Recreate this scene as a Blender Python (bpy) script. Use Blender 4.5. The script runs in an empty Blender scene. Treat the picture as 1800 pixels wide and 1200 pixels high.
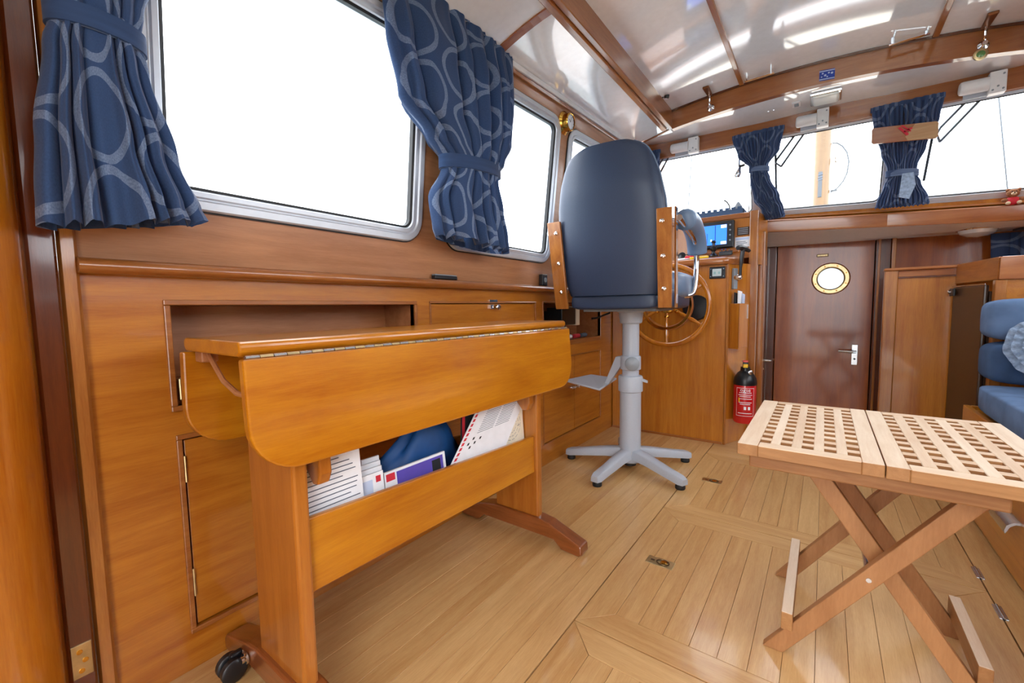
import bpy, bmesh, math, random
from mathutils import Vector, Matrix
from mathutils.geometry import tessellate_polygon
random.seed(7)
PI = math.pi
S = bpy.context.scene
COL = S.collection

# ------------------------------------------------------------------ camera
def set_camera(yaw=36.375, pitch=4.486, roll=0.90, loc=(0, 0, 0.82), fpx=744.6):
    y, p, r = (math.radians(a) for a in (yaw, pitch, roll))
    fw = Vector((-math.sin(y)*math.cos(p), math.cos(y)*math.cos(p), -math.sin(p)))
    rt = Vector((math.cos(y), math.sin(y), 0))
    dn = fw.cross(rt)
    rt2 = rt*math.cos(r) + dn*math.sin(r)
    dn2 = dn*math.cos(r) - rt*math.sin(r)
    cd = bpy.data.cameras.new('camera')
    co = bpy.data.objects.new('camera', cd)
    COL.objects.link(co)
    up, back = -dn2, -fw
    co.matrix_world = Matrix(((rt2.x, up.x, back.x, loc[0]), (rt2.y, up.y, back.y, loc[1]),
                              (rt2.z, up.z, back.z, loc[2]), (0, 0, 0, 1)))
    cd.sensor_fit = 'HORIZONTAL'
    cd.sensor_width = 36.0
    cd.lens = fpx/1800*36
    cd.clip_start = 0.02
    cd.clip_end = 400
    S.camera = co
set_camera()

# ------------------------------------------------------------------ overcast sky
W = bpy.data.worlds.new('overcast_sky')
S.world = W
W.use_nodes = True
wn, wl = W.node_tree.nodes, W.node_tree.links
wn.clear()
wo = wn.new('ShaderNodeOutputWorld')
bg = wn.new('ShaderNodeBackground')
tc = wn.new('ShaderNodeTexCoord')
nz = wn.new('ShaderNodeTexNoise')
nz.inputs['Scale'].default_value = 2.2
nz.inputs['Detail'].default_value = 4
cr = wn.new('ShaderNodeValToRGB')
cr.color_ramp.elements[0].position = 0.35
cr.color_ramp.elements[0].color = (0.86, 0.91, 0.97, 1)
cr.color_ramp.elements[1].position = 0.65
cr.color_ramp.elements[1].color = (1.0, 1.0, 1.0, 1)
wl.new(tc.outputs['Generated'], nz.inputs['Vector'])
wl.new(nz.outputs['Fac'], cr.inputs['Fac'])
wl.new(cr.outputs['Color'], bg.inputs['Color'])
bg.inputs['Strength'].default_value = 3.2
wl.new(bg.outputs['Background'], wo.inputs['Surface'])

vs = S.view_settings
vs.view_transform = 'Standard'
vs.look = 'None'
vs.gamma = 1.0
vs.use_curve_mapping = False
vs.exposure = 1.32

# ------------------------------------------------------------------ helpers
def lin(h):
    h = h.lstrip('#')
    o = []
    for i in (0, 2, 4):
        v = int(h[i:i+2], 16)/255
        o.append(v/12.92 if v <= 0.04045 else ((v+0.055)/1.055)**2.4)
    return (*o, 1.0)

OFF = {}          # world offset of each object's local frame

def link(o, parent=None):
    COL.objects.link(o)
    if parent is not None:
        o.parent = parent
    return o

def tag(o, label=None, cat=None, group=None, kind=None):
    if label: o['label'] = label
    if cat: o['category'] = cat
    if group: o['group'] = group
    if kind: o['kind'] = kind
    return o

def thing(name, label, cat, loc=(0, 0, 0), rotz=0.0, group=None, kind=None, local=False):
    """Empty at the base of a thing. local=True: parts are given in the thing's own frame."""
    o = bpy.data.objects.new(name, None)
    o.empty_display_size = 0.05
    link(o)
    o.location = loc
    o.rotation_euler = (0, 0, rotz)
    OFF[o] = Vector((0, 0, 0)) if local else Vector(loc)
    return tag(o, label, cat, group, kind)

def mesh_obj(name, verts, faces, mat, parent=None, smooth=False, bevel=0.0, uvs=None, seg=2, angle=35, kind=None, label=None, recalc=True):
    me = bpy.data.meshes.new(name)
    off = OFF.get(parent, Vector((0, 0, 0))) if parent is not None else Vector((0, 0, 0))
    me.from_pydata([tuple(Vector(v)-off) for v in verts], [], faces)
    if uvs is not None:
        uv = me.uv_layers.new(name='UVMap')
        for l in me.loops:
            uv.data[l.index].uv = uvs[l.vertex_index]
    if recalc:
        bm = bmesh.new(); bm.from_mesh(me)
        bmesh.ops.recalc_face_normals(bm, faces=bm.faces)
        bm.to_mesh(me); bm.free()
    me.materials.append(mat)
    o = bpy.data.objects.new(name, me)
    link(o, parent)
    OFF[o] = off
    if smooth:
        for p in me.polygons: p.use_smooth = True
        me.set_sharp_from_angle(angle=math.radians(angle))
    if bevel:
        m = o.modifiers.new('bevel', 'BEVEL')
        m.width = bevel; m.segments = seg; m.limit_method = 'ANGLE'; m.angle_limit = math.radians(40)
    if kind: o['kind'] = kind
    if label: o['label'] = label
    return o

class MB:
    """mesh builder: collects pieces of ONE part"""
    def __init__(s): s.v = []; s.f = []; s.uv = []
    def add(s, v, f):
        n = len(s.v); s.v += [tuple(p) for p in v]; s.f += [tuple(i+n for i in q) for q in f]; return s
    def box(s, x0, x1, y0, y1, z0, z1):
        return s.add([(x0,y0,z0),(x1,y0,z0),(x1,y1,z0),(x0,y1,z0),(x0,y0,z1),(x1,y0,z1),(x1,y1,z1),(x0,y1,z1)],
                     [(3,2,1,0),(4,5,6,7),(0,1,5,4),(1,2,6,5),(2,3,7,6),(3,0,4,7)])
    def prism(s, poly, axis, a, b):
        """poly: list of 2D points in the other two axes (in order x,y,z without axis)"""
        def P(p, d):
            return {'x': (d, p[0], p[1]), 'y': (p[0], d, p[1]), 'z': (p[0], p[1], d)}[axis]
        n = len(poly)
        v = [P(p, a) for p in poly] + [P(p, b) for p in poly]
        f = [tuple(range(n))[::-1], tuple(range(n, 2*n))] + [(i, (i+1) % n, n+(i+1) % n, n+i) for i in range(n)]
        return s.add(v, f)
    def quadprism(s, q, d):
        """q: 4+ coplanar 3D points, d: extrusion vector"""
        n = len(q); d = Vector(d)
        v = [Vector(p) for p in q] + [Vector(p)+d for p in q]
        return s.add(v, [tuple(range(n))[::-1], tuple(range(n, 2*n))] + [(i, (i+1) % n, n+(i+1) % n, n+i) for i in range(n)])
    def bar(s, p0, p1, w, t, up=(0, 0, 1)):
        """square bar p0->p1, width w across, thickness t along up"""
        p0, p1, up = Vector(p0), Vector(p1), Vector(up)
        d = (p1-p0).normalized(); r = d.cross(up).normalized()*w/2; u = r.cross(d).normalized()*t/2
        v = [p+a*r+b*u for p in (p0, p1) for a, b in ((-1,-1),(1,-1),(1,1),(-1,1))]
        return s.add(v, [(3,2,1,0),(4,5,6,7),(0,1,5,4),(1,2,6,5),(2,3,7,6),(3,0,4,7)])
    def tube(s, pts, r, n=10, closed=False, caps=True):
        pts = [Vector(p) for p in pts]; N = len(pts)
        rr = r if isinstance(r, (list, tuple)) else [r]*N
        tang = []
        for i in range(N):
            a = pts[i-1] if (i > 0 or closed) else pts[i]
            b = pts[(i+1) % N] if (i < N-1 or closed) else pts[i]
            tang.append((b-a).normalized())
        up = Vector((0, 0, 1)) if abs(tang[0].z) < 0.9 else Vector((1, 0, 0))
        nrm = tang[0].cross(up).normalized()
        v = []
        for i in range(N):
            nrm = (nrm - tang[i]*nrm.dot(tang[i])).normalized()
            bi = tang[i].cross(nrm)
            for k in range(n):
                a = 2*PI*k/n
                v.append(pts[i] + (nrm*math.cos(a)+bi*math.sin(a))*rr[i])
        f = []
        for i in range(N if closed else N-1):
            j = (i+1) % N
            for k in range(n):
                k2 = (k+1) % n
                f.append((i*n+k, i*n+k2, j*n+k2, j*n+k))
        if not closed and caps:
            f.append(tuple(range(n))[::-1]); f.append(tuple((N-1)*n+k for k in range(n)))
        return s.add(v, f)
    def lathe(s, prof, c, axis=(0, 0, 1), n=24, cap=True):
        """prof: (radius, height along axis)"""
        ax = Vector(axis).normalized(); c = Vector(c)
        u = ax.cross(Vector((0, 0, 1)) if abs(ax.z) < 0.9 else Vector((1, 0, 0))).normalized(); w = ax.cross(u)
        v = []; m = len(prof)
        for r, h in prof:
            for k in range(n):
                a = 2*PI*k/n
                v.append(c + ax*h + (u*math.cos(a)+w*math.sin(a))*r)
        f = [(i*n+k, i*n+(k+1) % n, (i+1)*n+(k+1) % n, (i+1)*n+k) for i in range(m-1) for k in range(n)]
        if cap:
            f.append(tuple(range(n))[::-1]); f.append(tuple((m-1)*n+k for k in range(n)))
        return s.add(v, f)
    def loft(s, loops, closed=True, capa=False, capb=False):
        n = len(loops[0]); v = [p for l in loops for p in l]; f = []
        for i in range(len(loops)-1):
            for k in range(n if closed else n-1):
                k2 = (k+1) % n
                f.append((i*n+k, i*n+k2, (i+1)*n+k2, (i+1)*n+k))
        if capa: f.append(tuple(range(n))[::-1])
        if capb: f.append(tuple((len(loops)-1)*n+k for k in range(n)))
        return s.add(v, f)
    def build(s, name, mat, parent=None, **k):
        return mesh_obj(name, s.v, s.f, mat, parent, **k)

def box(name, x0, x1, y0, y1, z0, z1, mat, parent=None, bevel=0.0, **k):
    return MB().box(x0, x1, y0, y1, z0, z1).build(name, mat, parent, bevel=bevel, **k)

def rrect(u0, u1, v0, v1, r, n=6, slope=0.0):
    """rounded rectangle loop (counter-clockwise); slope raises the top edge along u"""
    pts = []
    for cu, cv, a0 in ((u1-r, v0+r, -90), (u1-r, v1-r, 0), (u0+r, v1-r, 90), (u0+r, v0+r, 180)):
        for k in range(n+1):
            a = math.radians(a0+90*k/n)
            pts.append((cu+r*math.cos(a), cv+r*math.sin(a)))
    if slope:
        vm = (v0+v1)/2
        pts = [(u, v + (slope*(u-(u0+u1)/2)*max(0, (v-v0)/(v1-v0)))) for u, v in pts]
    return pts

def plate(name, outer, holes, fr, t, mat, parent=None, **k):
    """flat plate with holes. fr(u,v,w)->3D, w = depth; front face at w=0, back at w=-t"""
    polys = [outer]+holes
    flat = [p for q in polys for p in q]
    tris = tessellate_polygon([[Vector((p[0], p[1], 0)) for p in q] for q in polys])
    n = len(flat)
    v = [fr(p[0], p[1], 0) for p in flat] + [fr(p[0], p[1], -t) for p in flat]
    f = [tuple(q) for q in tris] + [tuple(i+n for i in q[::-1]) for q in tris]
    s = 0
    for q in polys:
        m = len(q)
        for i in range(m):
            a, b = s+i, s+(i+1) % m
            f.append((a, b, b+n, a+n))
        s += m
    return mesh_obj(name, v, f, mat, parent, **k)

def cushion(name, c, half, mat, parent=None, r=0.5, n=14, puff=1.0, **k):
    """soft rounded block (superellipsoid)"""
    v = []; f = []
    e = r
    def sp(x, p): return math.copysign(abs(x)**p, x)
    m = 2*n
    for i in range(n+1):
        la = -PI/2+PI*i/n
        for j in range(m):
            lo = 2*PI*j/m
            v.append((c[0]+half[0]*sp(math.cos(la), e)*sp(math.cos(lo), e),
                      c[1]+half[1]*sp(math.cos(la), e)*sp(math.sin(lo), e),
                      c[2]+half[2]*sp(math.sin(la), e)))
    for i in range(n):
        for j in range(m):
            f.append((i*m+j, i*m+(j+1) % m, (i+1)*m+(j+1) % m, (i+1)*m+j))
    return mesh_obj(name, v, f, mat, parent, smooth=True, angle=80, **k)

def text_obj(name, body, size, M4, mat, parent=None, align='LEFT', kind=None):
    """flat lettering converted to mesh; M4 = world matrix (x right, y up of the text)"""
    cu = bpy.data.curves.new(name+'_c', 'FONT')
    cu.body = body; cu.size = size; cu.align_x = align; cu.resolution_u = 2
    tmp = bpy.data.objects.new(name+'_t', cu)
    me = bpy.data.meshes.new_from_object(tmp)
    bpy.data.objects.remove(tmp); bpy.data.curves.remove(cu)
    me.transform(M4)
    off = OFF.get(parent, Vector((0, 0, 0))) if parent is not None else Vector((0, 0, 0))
    me.transform(Matrix.Translation(-off))
    me.materials.clear(); me.materials.append(mat)
    o = bpy.data.objects.new(name, me); link(o, parent); OFF[o] = off
    return o

def frame4(o, x, y):
    """matrix with origin o, text x axis, text y axis"""
    x = Vector(x).normalized(); y = Vector(y).normalized(); z = x.cross(y)
    return Matrix(((x.x, y.x, z.x, o[0]), (x.y, y.y, z.y, o[1]), (x.z, y.z, z.z, o[2]), (0, 0, 0, 1)))

# ------------------------------------------------------------------ materials
def newmat(name):
    m = bpy.data.materials.new(name); m.use_nodes = True
    nt = m.node_tree; b = nt.nodes['Principled BSDF']
    return m, nt, b

WOOD_TONE = 0.80      # overall depth of the varnish colours
def wood(name, c1, c2, axis='y', scale=1.0, rough=0.32, coat=0.6, fine=0.5, rnd=0.0, mottle=0.35, c3=None, bump=0.04, stretch=14.0, spec=0.4):
    m, nt, b = newmat(name)
    N, L = nt.nodes, nt.links
    tc = N.new('ShaderNodeTexCoord'); mp = N.new('ShaderNodeMapping')
    lo, hi = 2.6*scale, 2.6*stretch*scale
    sc = {'x': (lo, hi, hi), 'y': (hi, lo, hi), 'z': (hi, hi, lo)}[axis]
    mp.inputs['Scale'].default_value = sc
    L.new(tc.outputs['Object'], mp.inputs['Vector'])
    vec = mp.outputs['Vector']
    oi = N.new('ShaderNodeObjectInfo')
    if rnd:
        ad = N.new('ShaderNodeVectorMath'); ad.operation = 'ADD'
        ml = N.new('ShaderNodeMath'); ml.operation = 'MULTIPLY'; ml.inputs[1].default_value = 37.0
        L.new(oi.outputs['Random'], ml.inputs[0]); L.new(vec, ad.inputs[0]); L.new(ml.outputs[0], ad.inputs[1])
        vec = ad.outputs[0]
    n1 = N.new('ShaderNodeTexNoise'); n1.inputs['Scale'].default_value = 1.0; n1.inputs['Detail'].default_value = 5; n1.inputs['Distortion'].default_value = 0.6
    L.new(vec, n1.inputs['Vector'])
    n2 = N.new('ShaderNodeTexNoise'); n2.inputs['Scale'].default_value = 9.0; n2.inputs['Detail'].default_value = 3; n2.inputs['Roughness'].default_value = 0.7
    L.new(vec, n2.inputs['Vector'])
    n3 = N.new('ShaderNodeTexNoise'); n3.inputs['Scale'].default_value = 5.0*scale; n3.inputs['Detail'].default_value = 2
    L.new(tc.outputs['Object'], n3.inputs['Vector'])
    mx = N.new('ShaderNodeMath'); mx.operation = 'MULTIPLY_ADD'; mx.inputs[1].default_value = fine
    L.new(n2.outputs['Fac'], mx.inputs[0]); L.new(n1.outputs['Fac'], mx.inputs[2])
    m2 = N.new('ShaderNodeMath'); m2.operation = 'MULTIPLY_ADD'; m2.inputs[1].default_value = mottle
    L.new(n3.outputs['Fac'], m2.inputs[0]); L.new(mx.outputs[0], m2.inputs[2])
    fac = m2.outputs[0]
    mid = 0.5*(1+fine+mottle)
    if rnd:
        m3 = N.new('ShaderNodeMath'); m3.operation = 'MULTIPLY_ADD'; m3.inputs[1].default_value = rnd
        L.new(oi.outputs['Random'], m3.inputs[0]); L.new(fac, m3.inputs[2]); fac = m3.outputs[0]
        mid += 0.5*rnd
    r = N.new('ShaderNodeValToRGB')
    sp = 0.34+0.25*rnd
    r.color_ramp.elements[0].position = 0.5-sp
    r.color_ramp.elements[1].position = 0.5+sp
    tone = lambda h: tuple(q*WOOD_TONE for q in lin(h)[:3])+(1.0,)
    r.color_ramp.elements[0].color = tone(c1); r.color_ramp.elements[1].color = tone(c2)
    sb = N.new('ShaderNodeMath'); sb.operation = 'SUBTRACT'; sb.inputs[1].default_value = mid-0.5
    L.new(fac, sb.inputs[0]); L.new(sb.outputs[0], r.inputs['Fac'])
    L.new(r.outputs['Color'], b.inputs['Base Color'])
    b.inputs['Roughness'].default_value = rough
    b.inputs['Specular IOR Level'].default_value = spec
    b.inputs['Coat Weight'].default_value = coat
    b.inputs['Coat Roughness'].default_value = 0.09
    if bump:
        bp = N.new('ShaderNodeBump'); bp.inputs['Strength'].default_value = bump; bp.inputs['Distance'].default_value = 0.01
        L.new(n2.outputs['Fac'], bp.inputs['Height']); L.new(bp.outputs['Normal'], b.inputs['Normal'])
    return m

def pale_topped(name, c1, c2, top1, top2, axis='y', **k):
    """raw wood given a paler tone on its upper faces"""
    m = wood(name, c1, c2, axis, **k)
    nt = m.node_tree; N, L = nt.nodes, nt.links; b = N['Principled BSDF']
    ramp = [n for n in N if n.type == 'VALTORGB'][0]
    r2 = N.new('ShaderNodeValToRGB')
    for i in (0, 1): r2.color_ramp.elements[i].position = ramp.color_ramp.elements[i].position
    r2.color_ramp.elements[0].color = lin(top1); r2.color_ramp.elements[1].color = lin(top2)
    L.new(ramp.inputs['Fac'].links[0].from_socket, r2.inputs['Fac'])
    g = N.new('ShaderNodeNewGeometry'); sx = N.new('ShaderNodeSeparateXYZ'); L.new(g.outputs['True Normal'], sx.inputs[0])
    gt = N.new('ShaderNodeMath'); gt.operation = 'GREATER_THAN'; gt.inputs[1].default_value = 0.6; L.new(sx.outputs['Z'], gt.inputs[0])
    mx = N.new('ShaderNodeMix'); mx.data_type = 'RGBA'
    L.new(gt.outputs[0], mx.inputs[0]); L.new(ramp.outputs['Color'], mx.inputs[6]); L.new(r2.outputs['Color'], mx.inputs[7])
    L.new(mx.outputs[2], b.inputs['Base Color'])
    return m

def plain(name, col, rough=0.5, metal=0.0, coat=0.0, noise=0.0, nscale=40, bump=0.0, spec=0.5, emit=None, es=1.0):
    m, nt, b = newmat(name)
    N, L = nt.nodes, nt.links
    c = lin(col)
    b.inputs['Base Color'].default_value = c
    b.inputs['Roughness'].default_value = rough
    b.inputs['Metallic'].default_value = metal
    b.inputs['Coat Weight'].default_value = coat
    b.inputs['Coat Roughness'].default_value = 0.08
    b.inputs['Specular IOR Level'].default_value = spec
    if emit:
        b.inputs['Emission Color'].default_value = lin(emit); b.inputs['Emission Strength'].default_value = es
    tc = N.new('ShaderNodeTexCoord'); nz = N.new('ShaderNodeTexNoise')
    nz.inputs['Scale'].default_value = nscale; nz.inputs['Detail'].default_value = 3
    L.new(tc.outputs['Object'], nz.inputs['Vector'])
    r = N.new('ShaderNodeValToRGB')
    k = max(noise, 0.03)
    r.color_ramp.elements[0].color = (c[0]*(1-k), c[1]*(1-k), c[2]*(1-k), 1)
    r.color_ramp.elements[1].color = (min(1, c[0]*(1+k)), min(1, c[1]*(1+k)), min(1, c[2]*(1+k)), 1)
    r.color_ramp.elements[0].position = 0.3; r.color_ramp.elements[1].position = 0.7
    L.new(nz.outputs['Fac'], r.inputs['Fac']); L.new(r.outputs['Color'], b.inputs['Base Color'])
    if bump:
        bp = N.new('ShaderNodeBump'); bp.inputs['Strength'].default_value = bump; bp.inputs['Distance'].default_value = 0.005
        L.new(nz.outputs['Fac'], bp.inputs['Height']); L.new(bp.outputs['Normal'], b.inputs['Normal'])
    return m

def glass_mat(name, tint=(0.97, 0.985, 1.0, 1)):
    m, nt, b = newmat(name); N, L = nt.nodes, nt.links
    N.remove(b)
    out = [n for n in N if n.type == 'OUTPUT_MATERIAL'][0]
    tr = N.new('ShaderNodeBsdfTransparent'); tr.inputs['Color'].default_value = tint
    gl = N.new('ShaderNodeBsdfGlossy'); gl.inputs['Roughness'].default_value = 0.02
    lw = N.new('ShaderNodeLayerWeight'); lw.inputs['Blend'].default_value = 0.5
    pw = N.new('ShaderNodeMath'); pw.operation = 'POWER'; pw.inputs[1].default_value = 5.0
    fr = N.new('ShaderNodeMath'); fr.operation = 'MULTIPLY_ADD'; fr.inputs[1].default_value = 0.7; fr.inputs[2].default_value = 0.03
    L.new(lw.outputs['Facing'], pw.inputs[0]); L.new(pw.outputs[0], fr.inputs[0])
    mx = N.new('ShaderNodeMixShader')
    L.new(fr.outputs[0], mx.inputs[0]); L.new(tr.outputs[0], mx.inputs[1]); L.new(gl.outputs[0], mx.inputs[2])
    L.new(mx.outputs[0], out.inputs['Surface'])
    return m

def curtain_mat(name, base='#3E557C', light='#8497B6', cell=(0.24, 0.165), dark=1.0):
    m, nt, b = newmat(name); N, L = nt.nodes, nt.links
    out = [n for n in N if n.type == 'OUTPUT_MATERIAL'][0]
    uv = N.new('ShaderNodeUVMap'); uv.uv_map = 'UVMap'
    sx = N.new('ShaderNodeSeparateXYZ'); L.new(uv.outputs[0], sx.inputs[0])
    def math_(op, a, bb=None, c=None):
        n = N.new('ShaderNodeMath'); n.operation = op
        for i, x in enumerate((a, bb, c)):
            if x is None: continue
            if isinstance(x, (int, float)): n.inputs[i].default_value = x
            else: L.new(x, n.inputs[i])
        return n.outputs[0]
    u = math_('DIVIDE', sx.outputs['X'], cell[0]); v0 = math_('DIVIDE', sx.outputs['Y'], cell[1])
    nw = N.new('ShaderNodeTexNoise'); nw.inputs['Scale'].default_value = 9; L.new(uv.outputs[0], nw.inputs['Vector'])
    col = math_('FLOOR', u)
    odd = math_('MULTIPLY', math_('MODULO', math_('ADD', col, 40), 2), 0.45)
    v = math_('ADD', v0, odd)
    fu = math_('SUBTRACT', math_('FRACT', u), 0.5); fv = math_('SUBTRACT', math_('FRACT', v), 0.5)
    d = math_('SQRT', math_('ADD', math_('MULTIPLY', fu, fu), math_('MULTIPLY', fv, fv)))
    d = math_('ADD', d, math_('MULTIPLY', math_('SUBTRACT', nw.outputs['Fac'], 0.5), 0.10))
    ring = math_('LESS_THAN', math_('ABSOLUTE', math_('SUBTRACT', d, 0.44)), 0.046)
    wv = N.new('ShaderNodeTexNoise'); wv.inputs['Scale'].default_value = 260; wv.inputs['Detail'].default_value = 2
    L.new(uv.outputs[0], wv.inputs['Vector'])
    fine = math_('MULTIPLY_ADD', wv.outputs['Fac'], 0.9, 0.25)
    rf = math_('MULTIPLY', ring, math_('MINIMUM', fine, 1.0))
    mixc = N.new('ShaderNodeMix'); mixc.data_type = 'RGBA'
    mixc.inputs[6].default_value = lin(base); mixc.inputs[7].default_value = lin(light)
    L.new(rf, mixc.inputs[0])
    hs = N.new('ShaderNodeHueSaturation'); L.new(mixc.outputs[2], hs.inputs['Color'])
    L.new(math_('MULTIPLY_ADD', wv.outputs['Fac'], 0.5, 0.75*dark), hs.inputs['Value'])
    L.new(hs.outputs['Color'], b.inputs['Base Color'])
    b.inputs['Roughness'].default_value = 0.9
    b.inputs['Specular IOR Level'].default_value = 0.15
    b.inputs['Sheen Weight'].default_value = 0.25
    b.inputs['Sheen Roughness'].default_value = 0.4
    tl = N.new('ShaderNodeBsdfTranslucent'); L.new(hs.outputs['Color'], tl.inputs['Color'])
    mx = N.new('ShaderNodeMixShader'); mx.inputs[0].default_value = 0.3
    L.new(b.outputs[0], mx.inputs[1]); L.new(tl.outputs[0], mx.inputs[2]); L.new(mx.outputs[0], out.inputs['Surface'])
    return m

M = {}
M['panel'] = wood('varnished_panel_wood', '#A85A10', '#D48A2E', 'y', 1.0, 0.3, 0.7)
M['panel_x'] = wood('varnished_panel_wood_athwart', '#B0600E', '#DC9030', 'z', 1.0, 0.3, 0.7)
M['upper'] = wood('upper_wall_wood', '#A87048', '#CE9468', 'y', 1.0, 0.33, 0.5)
M['trim'] = wood('mahogany_trim_wood', '#8E4A18', '#C07C40', 'y', 1.6, 0.28, 0.8)
M['trim_x'] = wood('mahogany_beam_wood', '#96501F', '#BC763E', 'x', 1.4, 0.28, 0.8)
M['trim_z'] = wood('mahogany_post_wood', '#94501A', '#C8843E', 'z', 1.4, 0.28, 0.8)
M['dark_z'] = wood('dark_mahogany_wood', '#4A1E0C', '#6E3214', 'z', 1.2, 0.25, 0.9)
M['door'] = wood('red_mahogany_door_wood', '#8A3A06', '#BE6414', 'z', 0.8, 0.28, 0.5, mottle=0.7, spec=0.3)
M['pillar'] = wood('orange_pillar_wood', '#A8540C', '#D48420', 'z', 0.9, 0.22, 1.0, mottle=0.6)
M['table'] = wood('honey_table_wood', '#B06008', '#DA901C', 'y', 0.9, 0.28, 0.7, mottle=0.6)
M['table_z'] = wood('honey_table_post_wood', '#A65A14', '#CC8030', 'z', 1.2, 0.28, 0.7)
M['foot'] = wood('table_foot_wood', '#7A3C14', '#A86030', 'x', 1.4, 0.28, 0.8)
WOOD_TONE = 0.95
M['plank'] = wood('teak_floor_wood', '#BE8C52', '#E2BA80', 'y', 1.3, 0.36, 0.35, rnd=0.35, mottle=0.2, fine=0.7)
M['plank_x'] = wood('teak_floor_border_wood', '#BE8C52', '#E2BA80', 'x', 1.3, 0.36, 0.35, rnd=0.35, mottle=0.2, fine=0.7)
M['teak'] = pale_topped('raw_teak_wood', '#8E5E36', '#B98856', '#CDAA86', '#EAD6BC', 'y', scale=2.0, rough=0.5, coat=0.0, rnd=0.5)
M['teak_x'] = pale_topped('raw_teak_cross_wood', '#8E5E36', '#B98856', '#C8A27C', '#E6CFB2', 'x', scale=2.0, rough=0.5, coat=0.0, rnd=0.5)
M['teak_leg'] = wood('teak_leg_wood', '#8E5C34', '#C08C5C', 'z', 1.6, 0.45, 0.05, rnd=0.5, stretch=6)
WOOD_TONE = 0.80
M['gap'] = plain('dark_caulk', '#2A1608', 0.9)
M['recess'] = wood('recess_wood', '#A8683C', '#CC8C5C', 'y', 1.0, 0.4, 0.2)
M['white'] = plain('white_headliner', '#F2F2F2', 0.10, coat=1.0, spec=0.8)
M['white'].node_tree.nodes['Principled BSDF'].inputs['Coat IOR'].default_value = 1.8
M['white'].node_tree.nodes['Principled BSDF'].inputs['Coat Roughness'].default_value = 0.05
M['white_paint'] = plain('white_paint', '#E8E8E8', 0.35)
M['grey_paint'] = plain('grey_pedestal_paint', '#B2B9C4', 0.4, bump=0.02, nscale=200)
M['grey_dark'] = plain('grey_plastic', '#8C949C', 0.35)
M['alu'] = plain('brushed_aluminium', '#C6CACE', 0.25, 1.0)
M['alu_dull'] = plain('anodised_aluminium', '#C9D0D8', 0.35, 0.35)
M['chrome'] = plain('chrome', '#E6E6E8', 0.06, 1.0)
M['brass'] = plain('polished_brass', '#D9A648', 0.16, 1.0)
M['brass_old'] = plain('worn_brass', '#C8B488', 0.35, 1.0, noise=0.2)
M['rubber'] = plain('black_rubber', '#17181A', 0.6)
M['black'] = plain('black_plastic', '#15171B', 0.35)
M['navy'] = plain('navy_leatherette', '#273852', 0.42, noise=0.08, nscale=300, bump=0.06, spec=0.5)
M['navy_light'] = plain('blue_grey_leatherette', '#667C98', 0.38, noise=0.06, nscale=300, bump=0.05)
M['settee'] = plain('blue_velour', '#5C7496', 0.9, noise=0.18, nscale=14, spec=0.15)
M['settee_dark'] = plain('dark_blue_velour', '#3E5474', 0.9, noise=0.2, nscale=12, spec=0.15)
M['denim'] = plain('faded_denim', '#93A6BE', 0.9, noise=0.25, nscale=90, bump=0.2, spec=0.1)
M['fridge'] = plain('brown_fridge_enamel', '#3E2A1C', 0.3, noise=0.05)
M['red'] = plain('red_enamel', '#C8141C', 0.28, coat=0.5)
M['yellow'] = plain('yellow_plastic', '#EFC21C', 0.4)
M['paper'] = plain('white_paper', '#EEF1F6', 0.8)
M['cream'] = plain('cream_paper', '#EFE6CE', 0.8)
M['ink'] = plain('grey_ink', '#5A6474', 0.8)
M['ink_black'] = plain('black_ink', '#1C1E24', 0.8)
M['print_red'] = plain('red_print', '#CF2A3A', 0.7)
M['purple'] = plain('purple_print', '#5B4BB0', 0.6)
M['blue_bag'] = plain('blue_nylon', '#124A86', 0.55, noise=0.25, nscale=12, bump=0.3)
M['teal'] = plain('blue_plastic_crate', '#3E5A80', 0.45)
M['eu_blue'] = plain('blue_sticker', '#2747A8', 0.4)
M['silver'] = plain('pale_print', '#C4D2EC', 0.5)
M['lampglass'] = plain('lamp_diffuser', '#E9F0EA', 0.3, coat=0.4)
M['screen'] = plain('chart_screen_blue', '#2A62D8', 0.25, emit='#2E6CE0', es=0.9)
M['screen_land'] = plain('chart_screen_pale', '#D8E8E0', 0.25, emit='#CFE3E6', es=0.9)
M['screen_dark'] = plain('chart_screen_line', '#1C3A80', 0.25, emit='#16357C', es=0.8)
M['lcd'] = plain('grey_lcd', '#B8C2C2', 0.3)
M['glass'] = glass_mat('window_glass')
M['curtain'] = curtain_mat('blue_ring_curtain_cloth')
M['curtain_small'] = curtain_mat('blue_ring_curtain_cloth_forward', base='#46597E', cell=(0.34, 0.15), light='#7F92B4')
M['bear'] = plain('brown_plush', '#8A5A3A', 0.95, noise=0.3, nscale=120, bump=0.4)
M['bear_light'] = plain('cream_plush', '#D8C0A0', 0.95)
M['mast'] = wood('varnished_mast_wood', '#6E5232', '#86663C', 'z', 0.8, 0.35, 0.4)
M['wire'] = plain('grey_steel_wire', '#4E545A', 0.5, 0.2)
M['water'] = plain('grey_green_water', '#8C9A9C', 0.15, noise=0.2, nscale=1.5, bump=0.3)
M['deck'] = plain('cream_deck_paint', '#CFC8B8', 0.7)
M['green'] = plain('green_glass', '#5E8A4A', 0.2, coat=0.5)
M['bronze'] = plain('bronze_fitting', '#8A5A3A', 0.3, 0.8)
M['mirror_dim'] = plain('tarnished_mirror', '#7C8894', 0.12, 1.0)
M['plate_dark'] = plain('dark_brass_plate', '#6A563C', 0.4, 0.8)
M['teal_print'] = plain('teal_print', '#8FB0B0', 0.4)
M['reflection_wood'] = wood('plaque_reflection_wood', '#B88858', '#DDB68A', 'x', 1.4, 0.35, 0.4)  # lighter wood tone that stands for a reflection on the plaque
M['dome'] = plain('lamp_glass_dome', '#D8DCDC', 0.12, 0.3, coat=0.8)
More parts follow.
